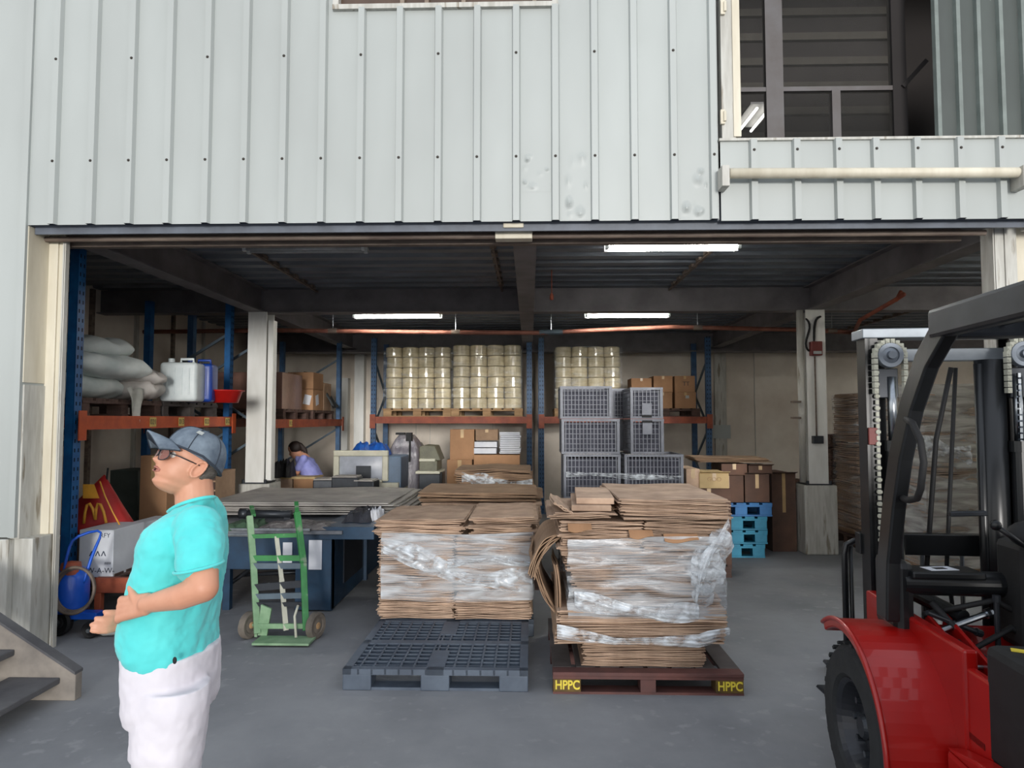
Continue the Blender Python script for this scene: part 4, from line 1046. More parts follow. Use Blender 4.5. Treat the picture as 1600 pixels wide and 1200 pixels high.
curved('bent_cardboard', W(938, 783, ysb+.2), W(955, 800, ysb+.2), W(975, 796, ysb+.2), .4, 'torn cardboard piece between the two top tiers of the tall stack', m_kraftd, n=4)
for (px, py, s) in ((1000, 828, .07), (1062, 834, .10), (905, 818, .07)):
    p = W(px, py, ysb); t = tag((lambda g: g.build('cardboard_flap', m_carton, solid=.004))(M().grid(lambda u, v: (p.x+(u-.5)*s*2, p.y-.05*v-.01, p.z-.035*v*(1+.3*math.sin(u*5))), 8, 3)), 'orange brown carton flap poking out at the %s of the tall stack' % {1000: 'front centre', 1062: 'front right', 905: 'front left'}[px], 'cardboard')
wrap_box('stretch_wrap', X(890), X(1130), ysb-.02, ysb+1.02, Z(965), Z(838), 'wrinkled clear stretch film round the tall right stack', m_film, .02, 61)
film_rope('bunched_film', [W(897, 935, ysb-.03), W(960, 948, ysb-.03), W(1030, 958, ysb-.03), W(1090, 955, ysb-.03)], .09, 'white stretch film fold low on the tall right stack', m_film2, 63)
film_rope('bunched_film', [W(870, 985, ysb-.06), W(960, 1000, ysb-.06), W(1090, 1000, ysb-.06), W(1138, 985, ysb-.06)], .06, 'lowest fold of stretch film on the tall right stack', m_film2, 64)
film_rope('bunched_film', [W(1138, 830, ysb-.04), W(1112, 858, ysb-.04), W(1092, 895, ysb-.05), W(1085, 945, ysb-.04)], .13, 'bunched shiny film hanging down the right front of the tall stack', m_film2, 65)
# crumpled ball of film at the right corner
def crumple(c, r, seed, label):
    rnd = random.Random(seed); g = M(); g.ball(c, r[0], r[1], r[2], n=48, m=30)
    ph = [(Vector((rnd.uniform(-1, 1), rnd.uniform(-1, 1), rnd.uniform(-1, 1)))*rnd.uniform(30, 90), rnd.uniform(0, 6)) for _ in range(9)]
    c = Vector(c); out = []
    for v in g.v:
        d = v-c; w = sum(abs(math.sin(k.dot(d)+q)) for k, q in ph)/9; out.append(c+d*(.72+.55*w))
    g.v = out; return tag(g.build('crumpled_film', m_film2), label, 'wrap')
crumple(W(1104, 890, ysb-.02), (.10, .05, .13), 5, 'crumpled shiny film ball at the right corner of the tall stack')
crumple(W(1125, 850, ysb-.0), (.07, .05, .09), 6, 'crumpled shiny film below the top right corner of the tall stack')
crumple(W(1098, 930, ysb-.0), (.06, .04, .07), 7, 'crumpled shiny film tail low on the right of the tall stack')

# ---- grey lattice crates
def crate_mesh(w, d, h, nv=15, nh=7):
    g = M(); rw = .014
    for y in (-d/2, d/2-.006):
        for k in range(nv+1):
            x = -w/2+w*k/nv; g.box(x-.004, x+.004, y, y+.006, .01, h-.01)
        for k in range(1, nh): z = h*k/nh; g.box(-w/2, w/2, y+.001, y+.005, z-.003, z+.003)
    nd = max(3, int(nv*d/w))
    for x in (-w/2, w/2-.006):
        for k in range(nd+1):
            y = -d/2+d*k/nd; g.box(x, x+.006, y-.004, y+.004, .01, h-.01)
        for k in range(1, nh): z = h*k/nh; g.box(x+.001, x+.005, -d/2, d/2, z-.003, z+.003)
    for z0, z1 in ((0, .022), (h-.024, h)):
        g.box(-w/2-.008, w/2+.008, -d/2-.008, -d/2+.012, z0, z1); g.box(-w/2-.008, w/2+.008, d/2-.012, d/2+.008, z0, z1)
        g.box(-w/2-.008, -w/2+.012, -d/2, d/2, z0, z1); g.box(w/2-.012, w/2+.008, -d/2, d/2, z0, z1)
    for sx in (-1, 1):
        for sy in (-1, 1): g.box(sx*(w/2-.008)-.014, sx*(w/2-.008)+.014, sy*(d/2-.008)-.014, sy*(d/2-.008)+.014, 0, h)
    g.box(-w/2, w/2, -d/2, d/2, .004, .012)
    return g
yk_ = 6.95
m_cin = mat('crate_filling', (78, 80, 92), .8, rgb2=(60, 62, 74), scale=14)
def crate(px0, px1, py0, py1, Y, depth, label, handle=False):
    a, b = W(px0, py1, Y), W(px1, py0, Y)
    t = thing('lattice_crate', label, 'crate', ((a.x+b.x)/2, Y+depth/2, a.z), 0, None)
    w, h = b.x-a.x-.02, b.z-a.z-.004
    crate_mesh(w, depth, h, nv=max(6, int(w/.036))).build('lattice_body', m_crate, t, world=False)
    g = M(); g.box(-w/2+.03, w/2-.03, -depth/2+.03, depth/2-.03, .02, h*.9); g.build('packed_contents', m_cin, t, world=False)
    if handle:
        g = M(); z = h*.30 if handle > 0 else h*.72; g.box(-.045, .045, -depth/2-.012, -depth/2-.001, z-.05, z+.05); g.build('handle_plate', m_crate, t, world=False, bevel=.004)
        g = M(); g.box(-.045, .045, -depth/2-.010, -depth/2, z-.068 if handle > 0 else z+.053, z-.052 if handle > 0 else z+.068); g.build('hand_hole', m_black, t, world=False)
    return t
z3 = WZ(770, yk_)
pb = pallet('wooden_pallet', WX(878, yk_), WX(1068, yk_), yk_, yk_+1.0, 0, .13, 'pallet under the grey lattice crates', m_plas)
zA = .13
crate(880, 968, 768, 900, yk_, .55, 'grey lattice crate at the foot of the left crate column') if False else None
def crate_z(px0, px1, z0, z1, Y, depth, label, handle=False):
    a, b = WX(px0, Y, 700), WX(px1, Y, 700); t = thing('lattice_crate', label, 'crate', ((a+b)/2, Y+depth/2, z0)); w, h = b-a-.02, z1-z0-.004
    crate_mesh(w, depth, h, nv=max(6, int(w/.036))).build('lattice_body', m_crate, t, world=False)
    g = M(); g.box(-w/2+.03, w/2-.03, -depth/2+.03, depth/2-.03, .02, h*.9); g.build('packed_contents', m_cin, t, world=False)
    if handle:
        z = h*.30 if handle > 0 else h*.72
        g = M(); g.box(-.05, .05, -depth/2-.016, -depth/2-.001, z-.06, z+.06); g.build('handle_plate', m_crate, t, world=False, bevel=.004)
        g = M(); s_ = -1 if handle > 0 else 1; g.box(-.05, .05, -depth/2-.014, -depth/2, min(z+s_*.062, z+s_*.085), max(z+s_*.062, z+s_*.085)); g.build('hand_hole', m_black, t, world=False)
z4, z2, z1_, z0t = WZ(779, yk_), WZ(709, yk_), WZ(654, yk_), WZ(603, yk_)
crate_z(880, 970, .131, z4, yk_, .58, 'grey lattice crate at the very bottom of the left crate column')
crate_z(975, 1068, .131, z4, yk_, .58, 'grey lattice crate at the very bottom of the right crate column')
crate_z(880, 970, z4, z2, yk_, .58, 'grey lattice crate wrapped with film, lowest visible in the left column')
crate_z(975, 1068, z4, z2, yk_, .58, 'wide grey lattice crate wrapped with film, right of the lowest left one')
crate_z(877, 969, z2, z1_, yk_, .52, 'grey lattice crate in the middle of the left column')
crate_z(985, 1038, z2, z1_, yk_, .58, 'narrow end-on grey crate with a high handle, second from the top right', -1)
crate_z(875, 957, z1_, z0t, yk_, .5, 'topmost grey lattice crate of the left column')
crate_z(985, 1037, z1_, WZ(605, yk_), yk_, .58, 'narrow end-on grey crate with a low handle, topmost at the right', 1)
crate_z(955, 985, z1_, z0t, yk_+.55, .4, 'grey lattice crate showing its narrow edge behind the topmost left crate')
crate_z(968, 990, z2, z1_, yk_+.6, .4, 'grey lattice crate showing its narrow edge behind the middle left crate')
film_rope('bunched_film', [W(884, 741, yk_-.01), W(930, 741, yk_-.01), W(990, 745, yk_-.01), W(1066, 746, yk_-.01)], .045, 'white film band tied round the lower grey crates', m_film2, 71)

# ---- pile of cartons and blue pallets on the right
yq = 8.0
bpz = [0, .145, .29, .435]
for k, (m_, lb, x0q, x1q) in enumerate(((m_teal, 'teal plastic pallet at the foot of the blue pallet pile', 1100, 1192), (m_teal, 'teal plastic pallet, second from the floor in the blue pile', 1104, 1196), (m_teal, 'teal plastic pallet, third from the floor in the blue pile', 1102, 1196), (m_bluep, 'brighter blue plastic pallet, topmost of the blue pile', 1108, 1204))):
    pallet('plastic_pallet', WX(x0q, yq), WX(x1q, yq), yq, yq+.9, k*.158, .155, lb, m_, nb=5)
zp4 = .632
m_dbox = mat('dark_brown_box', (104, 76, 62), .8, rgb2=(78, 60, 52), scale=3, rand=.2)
def bcarton(px0, px1, z0, z1, Y, d, label, m=m_dbox, rz=0, flap=True, pt=650):
    a, b = WX(px0, Y, pt), WX(px1, Y, pt); t = thing('carton', label, 'box', ((a+b)/2, Y+d/2, z0), rz); w = (b-a)/2; h = z1-z0-.003
    g = M(); g.box(-w, w, -d/2, d/2, 0, h); g.build('box_body', m, t, world=False, bevel=.004)
    if flap:
        g = M(); g.rbox((0, -d/2-.03, h+.01), (2*w, .09, .004), (R(-14), 0, 0)); g.build('open_flap', m, t, world=False)
    g = M(); g.box(-.02, .02, -d/2-.002, -d/2, h*.5, h); g.build('tape', m_tape, t, world=False)
    return t
yz = yq+.03
zz1 = WZ(768, yz); zz2 = WZ(742, yz); zz3 = WZ(722, yz)
bcarton(1110, 1160, zp4, WZ(742, yz), yz, .5, 'dark brown carton at the left on the blue pallet pile', flap=False)
bcarton(1162, 1200, zp4, WZ(740, yz), yz+.02, .5, 'dark brown carton at the right on the blue pallet pile')
bcarton(1126, 1166, WZ(742, yz), WZ(724, yz), yz+.02, .45, 'flat dark carton on top of the left carton on the blue pile', flap=False)
bcarton(1168, 1205, WZ(740, yz), WZ(727, yz), yz+.04, .4, 'open flat carton on top of the right carton on the blue pile')
bcarton(1202, 1240, 0, WZ(738, yz+.4), yz+.35, .6, 'tall dark brown carton standing on the floor beside the blue pile', rz=R(2))
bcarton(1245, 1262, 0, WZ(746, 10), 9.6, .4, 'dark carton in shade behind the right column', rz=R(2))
sheets(WX(1096, 7.9), WX(1216, 7.9), yz+.05, yz+.6, WZ(722, yz), WZ(716, yz), .012, 'flat brown sheet lying on top of the blue pile cartons', 'sheets on the blue pile', 77, mm=m_kraftd, jit=.05)
m_lcar = mat('pale_yellow_carton', (206, 180, 132), .7, rgb2=(186, 160, 114))
yv = 7.0
pallet('wooden_pallet', WX(1074, yv), WX(1140, yv), yv, yv+.8, 0, .13, 'dark pallet under the pale carton right of the crates', m_wdark)
bcarton(1072, 1140, .13, WZ(762, yv), yv, .7, 'dark brown carton under the pale yellow carton', flap=False)
t = bcarton(1094, 1139, WZ(762, yv), WZ(738, yv), yv-.02, .5, 'pale yellow printed carton lying right of the grey crates', m_lcar, rz=R(-3))
o = text_obj('printed_mark', 'GOO', .06, m_wood, None, (0, 0, 0), (0, 0, 0), .0003); o.data.transform(Matrix.Translation((0, -.253, .09)) @ Euler((R(90), 0, 0)).to_matrix().to_4x4()); o.parent = t
bcarton(1071, 1092, WZ(762, yv), WZ(732, yv), yv+.02, .5, 'narrow pale brown carton between the crates and the pale yellow carton', m_kraft, flap=False)
# shrink wrapped stacks behind the forklift
yw = 8.62
a0, a1 = WX(1334, yw), WX(1400, yw)
pallet('wooden_pallet', a0, a1+.35, yw, yw+.64, 0, .13, 'wooden pallet under the brown stack behind the forklift mast', m_wdark)
sheets(a0+.02, a1+.3, yw, yw+.62, .131, WZ(612, yw), .040, 'flattened carton in the brown wrapped stack left behind the forklift mast', 'brown stack behind the forklift mast', 81, mm=m_kraftd, jit=.01)
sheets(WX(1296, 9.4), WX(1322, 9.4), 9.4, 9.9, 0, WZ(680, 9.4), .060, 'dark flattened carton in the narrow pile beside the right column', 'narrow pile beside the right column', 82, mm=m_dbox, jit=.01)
wrap_box('stretch_wrap', a0+.02, a1+.3, yw-.01, yw+.64, .2, WZ(615, yw), 'thin film round the brown stack behind the forklift mast', m_film3, .01, 83)
yw2 = 6.6
a0, a1 = WX(1440, yw2), WX(1575, yw2)
pallet('wooden_pallet', a0, a1, yw2, yw2+1.0, 0, .13, 'wooden pallet under the silvery wrapped stack seen through the mast', m_wdark)
sheets(a0+.02, a1-.02, yw2, yw2+.95, .131, WZ(602, yw2), .035, 'flattened carton in the silvery wrapped stack seen through the forklift mast', 'silvery stack behind the forklift', 84, jit=.015)
wrap_box('stretch_wrap', a0+.02, a1-.02, yw2-.015, yw2+.96, .2, WZ(600, yw2), 'silvery stretch film round the stack seen through the mast', m_film4, .015, 85)
film_rope('bunched_film', [W(1418, 690, yw2-.03), W(1460, 700, yw2-.03), W(1515, 712, yw2-.03)], .16, 'milky film fold across the silvery stack', m_film2, 86)

# ================================================================ BLUE TABLE, TROLLEY AND MACHINES
m_navy = mat('navy_paint', (30, 66, 94), .45, rgb2=(20, 46, 70), scale=4)
m_navyt = mat('table_top_metal', (130, 134, 140), .45, .4, rgb2=(96, 100, 108), scale=3)
m_shadow = mat('opening_shade', (16, 26, 40), .8)
yT = 5.7
tb = thing('steel_table', 'large navy blue steel table cluttered on top, behind the green trolley', 'table', (WX(430, yT, 900), yT+.9, 0))
zt = WZ(829, yT)
xl, xr = WX(330, yT, 900), WX(518, yT, 900)
g = M(); g.box(xl-.25, xr, yT, yT+.03, WZ(892, yT), zt-.03); g.build('front_panel', m_navy, tb, bevel=.003)
g = M(); g.box(WX(466, yT), xr, yT-.012, yT+.05, WZ(955, yT), zt-.02); g.build('right_cabinet', m_navy, tb, bevel=.003)
g = M(); g.box(xr-.03, xr, yT+.03, yT+2.3, WZ(955, yT), zt-.10); g.box(xr-.05, xr+.03, yT+1.1, yT+1.16, .0, zt-.1); g.build('side_panel', m_navy, tb)
g = M(); g.box(xr-.02, xr+.012, yT+.35, yT+1.0, .15, zt-.14); g.build('recess_shade', m_shadow, tb)  # raised dark box: the shade of a recess is put into its colour
for x in (xl-.22, xr-.06, WX(352, yT, 900)-.03):
    for y in (yT+.02, yT+2.2):
        g = M(); g.box(x, x+.06, y, y+.06, .0 if x < xr-.1 else 0, zt-.03); g.build('leg', m_navy, tb)
g = M(); g.box(xl-.28, xr+.10, yT-.06, yT+2.35, zt-.03, zt); g.build('table_top', m_navyt, tb, bevel=.004)
g = M(); g.box(xl-.28, WX(492, yT), yT-.09, yT-.06, zt+.0, zt+.022); g.box(xl-.28, WX(440, yT), yT-.1, yT-.07, zt-.045, zt-.02); g.build('front_rail', m_steel, tb, bevel=.003)
g = M(); g.box(xr-.10, xr+.36, yT-.03, yT+2.3, zt-.075, zt+.028); g.build('side_extension', m_navy, tb, bevel=.003)
g = M(); a, b = W(482, 890, yT-.02), W(503, 844, yT-.02); g.box(a.x, b.x, yT-.02, yT-.012, a.z, b.z); g.build('white_notice', m_paper, tb)
g = M(); a, b = W(441, 880, yT-.02), W(456, 848, yT-.02); g.box(a.x, b.x, yT-.012, yT-.002, a.z, b.z); g.build('white_notice', m_paper, tb)
g = M(); a, b = W(337, 852, yT-.02), W(346, 834, yT-.02); g.box(a.x, b.x, yT-.012, yT-.002, a.z, b.z); g.build('small_plate', m_brace, tb)
g = M(); g.tube([(xl, yT+.2, .12), (WX(400, yT+.4, 900), yT+.4, .30)], .02, 8); g.tube([(xl, yT+.6, .16), (xr-.3, yT+.6, .2)], .02, 8); g.build('foot_bar', m_darkm, tb, smooth=True)
# things on the table
m_gsheet = mat('grey_sheet', (180, 176, 170), .7, rgb2=(140, 136, 132), scale=3, bump=.3, bscale=9)
def heap(name, px0, px1, Y0, Y1, zbase, h, label, m, cat, seed, nx=30, ny=16, edge=.5, pt=790):
    rnd = random.Random(seed); ph = [(rnd.uniform(2, 8), rnd.uniform(2, 8), rnd.uniform(0, 6)) for _ in range(6)]
    xa_, xb_ = WX(px0, Y0, pt), WX(px1, Y0, pt)
    def fn(u, v):
        e = min(1, 6*u, 6*(1-u))**.6*min(1, 8*v, 8*(1-v))**.6
        w = sum(math.sin(a*u*4+b*v*3+q) for a, b, q in ph)/6
        return (xa_+(xb_-xa_)*u+.02*w, Y0+(Y1-Y0)*v+.03*math.sin(u*9+seed), zbase+h*e*(.8+.35*w))
    g = M(); g.grid(fn, nx, ny)
    vs = g.v; N = (nx+1)*(ny+1)
    g2 = M(); g2.v = vs+[Vector((p.x, p.y, zbase)) for p in vs]; g2.f = g.f+[tuple(N+i for i in reversed(f)) for f in g.f]
    rim = [i for i in range(nx+1)]+[(j*(nx+1)+nx) for j in range(1, ny+1)]+[ny*(nx+1)+i for i in range(nx-1, -1, -1)]+[j*(nx+1) for j in range(ny-1, 0, -1)]
    for a, b in zip(rim, rim[1:]+rim[:1]): g2.f.append((a, N+a, N+b, b))
    g2.mi = [0]*len(g2.f)
    return tag(g2.build(name, m, smooth=False), label, cat)
for k in range(7):
    z = zt+.036+k*.017
    t = thing('grey_cardboard_sheet', 'grey flattened sheet in the heap on the navy blue table', 'cardboard', (WX(520+random.uniform(-6, 6)-2*k, 7.2, 790), 7.1+random.uniform(-.05, .05), z), random.uniform(-.04, .04), 'grey sheets on the navy table')
    ww = .95-.012*k; g = M(); g.grid(lambda u, v: ((u-.5)*2*ww, (v-.5)*1.4, .010*math.sin(u*7+k)*math.sin(v*5)+.002), 14, 8); g.build('sheet_layer', m_gsheet, t, world=False, solid=.011)
def rod(px0, py0, px1, py1, Y, r, label, m, name='steel_bar', n=8, Y2=None):
    g = M(); g.tube([W(px0, py0, Y), W(px1, py1, Y2 or Y)], r, n); return tag(g.build(name, m, smooth=True), label, 'bar')
def onT(px, py):  # height on the table
    return px, py
g = M(); g.tube([(WX(382, 6.0), 6.0, zt+.09), (WX(458, 6.0), 6.0, zt+.085)], .035, 12); g.tube([(WX(378, 6.0), 6.0, zt+.09), (WX(390, 6.0), 6.0, zt+.09)], .045, 12)
tag(g.build('dark_roller', m_darkm, smooth=True), 'dark steel roller lying across the navy table above the green trolley', 'roller')
g = M(); g.box(WX(380, 6.05, 800), WX(392, 6.05, 800), 5.98, 6.06, zt+.0, zt+.06); g.box(WX(448, 6.05, 800), WX(458, 6.05, 800), 5.98, 6.06, zt+.0, zt+.06); tag(g.build('roller_block', m_darkm), 'two dark bearing blocks under the steel roller on the navy table', 'block')
heap('green_net', 345, 400, 5.62, 6.0, zt+.002, .06, 'crumpled dark green netting at the left end of the navy table', mat('green_net', (62, 88, 66), .8, scale=20), 'netting', 3)
heap('plastic_scrap', 400, 520, 5.68, 5.95, zt+.003, .055, 'heap of grey plastic scraps and straps at the front edge of the navy table', mat('grey_scrap', (128, 124, 122), .5, rgb2=(70, 66, 66), scale=22, bump=.5), 'scrap', 4)
heap('black_cloth', 535, 580, 5.9, 6.5, zt+.03, .10, 'crumpled black cloth on the right end of the navy table', mat('black_cloth', (52, 54, 62), .8, bump=.4), 'cloth', 5)
heap('white_scrap', 565, 590, 6.0, 6.3, zt+.03, .10, 'white plastic scrap beside the black cloth on the navy table', m_paper, 'scrap', 6)
for k, (px0, px1, py0, py1) in enumerate(((488, 520, 750, 768), (518, 560, 746, 768), (553, 586, 752, 768))):
    a, b = W(px0, py1, 8.0), W(px1, py0, 8.0)
    t = thing('dark_box', ['small dark slatted box, left of the three in front of the monitor', 'dark box leaning in the middle in front of the monitor', 'black folded case at the right in front of the monitor'][k], 'box', ((a.x+b.x)/2, 8.1, zt+.02), R(6-5*k))
    g = M(); g.box(-(b.x-a.x)/2, (b.x-a.x)/2, -.12, .12, 0, b.z-zt-.02); g.build('box_body', m_darkm, t, world=False, bevel=.012)
    g = M(); g.box(-(b.x-a.x)/2*.9, (b.x-a.x)/2*.9, -.13, .12, b.z-zt-.02, b.z-zt-.005); g.build('lid', m_gsheet, t, world=False)

# ---- green sack trolley
m_green = mat('trolley_green', (58, 138, 74), .5, rgb2=(46, 108, 60), scale=6, speck=(120, 140, 116), sspeck=12)
m_greenp = mat('faded_green', (140, 170, 136), .6, rgb2=(104, 138, 104), scale=6)
m_web = mat('pale_webbing', (196, 196, 180), .7)
tg = thing('hand_trolley', 'green hand trolley with slatted back and two wheels, in front of the navy table', 'trolley', (WX(440, 4.95, 1000), 4.95, 0))
yw_ = 4.92
def TG(px, py):   # the trolley leans back: depth grows with height
    f = (995-py)/200
    return W(px, py, 4.95+.26*f)
for (b0, m0, t0) in (((402, 990), (396, 880), (390, 806)), ((478, 985), (474, 880), (464, 800))):
    g = M(); g.bar(TG(*b0), TG(*m0), .045, .03); g.bar(TG(*m0), TG(*t0), .045, .03); g.build('side_rail', m_green if b0[0] > 410 else m_greenp, tg, bevel=.003)
for x0_, y0_, x1_, y1_, m_, h in ((394, 838, 470, 836, m_green, .03), (396, 872, 474, 872, m_green, .04), (396, 884, 474, 884, m_brace, .04), (398, 918, 474, 912, m_darkm, .05), (400, 932, 476, 930, m_brace, .04), (400, 944, 478, 944, m_darkm, .03), (402, 978, 480, 978, m_greenp, .035)):
    g = M(); g.bar(TG(x0_, y0_), TG(x1_, y1_), .02, h); g.build('cross_slat', m_, tg)
g = M(); g.bar(TG(432, 838), TG(440, 905), .03, .012); g.bar(TG(440, 905), TG(447, 985), .035, .012); g.build('centre_strap', m_web, tg)
g = M(); g.tube([TG(468, 944)+Vector((0, -.03, 0)), TG(464, 960)+Vector((0, -.05, 0)), TG(467, 992)+Vector((0, -.06, 0))], .010, 6); g.build('loose_strap', m_web, tg, smooth=True)
g = M(); g.bar(TG(394, 806)+Vector((0, .03, 0)), TG(372, 798)+Vector((0, .25, 0)), .03, .02); g.build('handle_stub', m_green, tg)
g = M(); g.bar(TG(464, 800), TG(456, 788)+Vector((0, .10, 0)), .03, .025); g.build('handle_stub', m_green, tg)
g = M(); p = TG(428, 990); g.box(WX(398, 4.85, 990), WX(486, 4.85, 990), 4.80, 4.97, .015, .03); g.bar(Vector((WX(400, 4.97, 990), 4.97, .02)), TG(400, 978), .02, .01); g.build('toe_plate', m_greenp, tg)
g = M(); g.prism([(WX(410, 4.98), .03), (WX(424, 4.98), .03), (WX(430, 4.98), .22), (WX(414, 4.98), .25)], 4.97, 4.99, 'y'); g.build('wheel_bracket', m_greenp, tg)
for px, s in ((389, -1), (493, 1)):
    x = WX(px, 5.0, 990); r = .096
    rzv = Euler((0, 0, R(28*s)))
    g = M(); ax = Vector((1, -.45*s if False else -.35, 0)).normalized()
    g.lathe(Vector((x, 5.0, r))-ax*.022, [(.02, 0), (r*.55, .004), (r*.62, -.004), (r*.86, -.006), (r, .006), (r, .040), (r*.86, .050), (r*.62, .046), (r*.55, .04), (.02, .044)], ax, 30)
    w = g.build('wheel', mat('dusty_tyre', (118, 110, 100), .8, rgb2=(88, 82, 76), scale=9), tg, smooth=False)
    g = M(); g.lathe(Vector((x, 5.0, r))-ax*.03, [(0, 0), (.02, 0), (.024, .01), (.024, .055), (0, .06)], ax, 12); g.build('wheel_hub', m_wood, w)
g = M(); g.cyl((WX(389, 5.0, 990), 5.0, .096), (WX(493, 5.0, 990), 5.0, .096), .012, n=8); g.build('axle', m_greenp, tg)

# ---- monitor-like machine and shrouded machines in front of the back rack
yM = 8.9
m_beige = mat('beige_plastic', (206, 204, 186), .5, rgb2=(186, 184, 166)); m_screen = mat('pale_screen', (176, 182, 194), .3)
t = thing('monitor', 'large beige framed monitor with a blue grey body and a blue cover on top', 'monitor', (WX(575, yM), yM+.3, .0))
a, b = W(520, 752, yM), W(606, 704, yM)
g = M(); fr = .075
g.box(a.x, b.x, yM, yM+.08, b.z-fr, b.z); g.box(a.x, a.x+fr, yM, yM+.08, a.z, b.z-fr); g.box(b.x-fr, b.x, yM, yM+.08, a.z, b.z-fr); g.box(a.x+fr, b.x-fr, yM, yM+.08, a.z-.02, a.z+.02)
g.build('bezel', m_beige, t, bevel=.012)
g = M(); g.grid(lambda u, v: (a.x+fr+(b.x-a.x-2*fr)*u, yM+.05-.03*math.sin(math.pi*u)*math.sin(math.pi*v), a.z+.02+(b.z-fr-a.z-.02)*v), 12, 10); g.build('screen', m_screen, t, smooth=True)
g = M(); c0, c1 = W(556, 752, yM-.03), W(579, 728, yM-.03); g.box(c0.x, c1.x, yM-.03, yM-.01, c0.z, c1.z); g.build('dark_label', m_darkm, t)
g = M(); c1 = W(625, 700, yM); g.box(a.x+.04, c1.x, yM+.08, yM+.65, a.z-.12, b.z-.08); g.build('machine_body', mat('blue_grey_casing', (98, 118, 142), .5), t, bevel=.02)
g = M(); g.box(a.x, c1.x-.02, yM+.0, yM+.7, WZ(768, yM)-.05, a.z-.02); g.box(a.x+.05, c1.x-.05, yM+.1, yM+.6, 0, .5); g.build('machine_stand', m_beige, t)
tag(heap('blue_cover', 545, 602, yM+.12, yM+.6, b.z-.08, .19, 'crumpled shiny blue plastic cover on top of the beige monitor', mat('blue_plastic_bag', (28, 92, 180), .25, rgb2=(16, 60, 130), scale=6, bump=.8), 'cover', 8, pt=690))
def shroud(name, px0, px1, py0, Y, d, label, m, seed, cat='machine', z0=0, amp=.06):
    rnd = random.Random(seed); a = WX(px0, Y, 720); b = WX(px1, Y, 720); zt_ = WZ(py0, Y); n = 40; rings = []
    cx, cy = (a+b)/2, Y+d/2; ph = [(rnd.randint(2, 9), rnd.uniform(1, 9), rnd.uniform(0, 6)) for _ in range(6)]
    for i in range(22):
        v = i/21; z = z0+(zt_-z0)*v; s = (1-.12*v)*(1 if v < .8 else (1-((v-.8)/.2)**2*.55)); ring = []
        for k in range(n):
            p = 2*math.pi*k/n; e = .5
            w = 1+amp*sum(math.sin(q*p+r*v+o) for q, r, o in ph)/2
            ring.append(Vector((cx+(b-a)/2*s*w*math.copysign(abs(math.cos(p))**e, math.cos(p)), cy+d/2*s*w*math.copysign(abs(math.sin(p))**e, math.sin(p)), z)))
        rings.append(ring)
    g = M(); g.loft(rings); return tag(g.build(name, m, smooth=True), label, cat)
m_shr = mat('grey_plastic_sheeting', (150, 146, 152), .25, rgb2=(104, 102, 112), scale=4, stretch=(3, 3, .6), bump=.9, bscale=9)
shroud('shrouded_machine', 600, 656, 680, 9.62, .7, 'machine shrouded in wrinkled grey plastic, right of the beige monitor', m_shr, 3)
shroud('shrouded_machine', 636, 662, 692, 10.5, .5, 'narrow shape under pale plastic right of the shrouded machine', mat('pale_sheeting', (176, 172, 160), .3, rgb2=(128, 124, 112), scale=5, bump=.9, bscale=9), 5)
m_olive = mat('olive_machine', (112, 112, 92), .5, rgb2=(84, 84, 70), scale=6)
ym2 = 9.0
t = thing('sealing_machine', 'olive green machine with a sloping hood and a tray, left of the tall brown carton', 'machine', (WX(672, ym2), ym2+.3, 0))
def pb_(px0, px1, py0, py1, y0, y1, name, m, bev=.008):
    a_, b_ = W(px0, py1, ym2), W(px1, py0, ym2); g = M(); g.box(a_.x, b_.x, ym2+y0, ym2+y1, a_.z, b_.z); return g.build(name, m, t, bevel=bev)
g = M(); a_ = W(654, 720, ym2); b_ = W(688, 696, ym2); g.prism([(a_.x, a_.z), (a_.x, b_.z-.02), (a_.x+.06, b_.z), (b_.x-.08, b_.z-.01), (b_.x, a_.z)], ym2+.05, ym2+.5, 'y'); g.build('hood', m_olive, t, bevel=.01)
pb_(655, 683, 720, 737, .0, .5, 'control_body', m_olive); pb_(650, 688, 736, 740, -.06, .5, 'tray', m_beige); pb_(655, 680, 717, 721, -.02, .4, 'pale_strip', m_beige)
pb_(654, 688, 741, 768, .02, .5, 'lower_cabinet', m_darkm); pb_(687, 691, 738, 770, -.02, .05, 'side_post', m_black)
g = M(); g.box(t.location.x-.2, t.location.x+.2, ym2+.05, ym2+.5, 0, WZ(768, ym2)); g.build('machine_base', m_darkm, t)
for px, py in ((640, 672), (644, 690)):
    pass
g = M(); a_, b_ = W(618, 686, 9.5), W(643, 676, 9.5); g.box(a_.x, b_.x-.1, 9.5, 9.6, b_.z-.03, b_.z); g.cyl((b_.x-.03, 9.55, 1.0), (b_.x-.03, 9.55, b_.z), .014, n=8); g.box(b_.x-.08, b_.x, 9.5, 9.6, b_.z-.12, b_.z)
tag(g.build('control_arm', m_black), 'black control arm standing up behind the shrouded machine', 'arm')
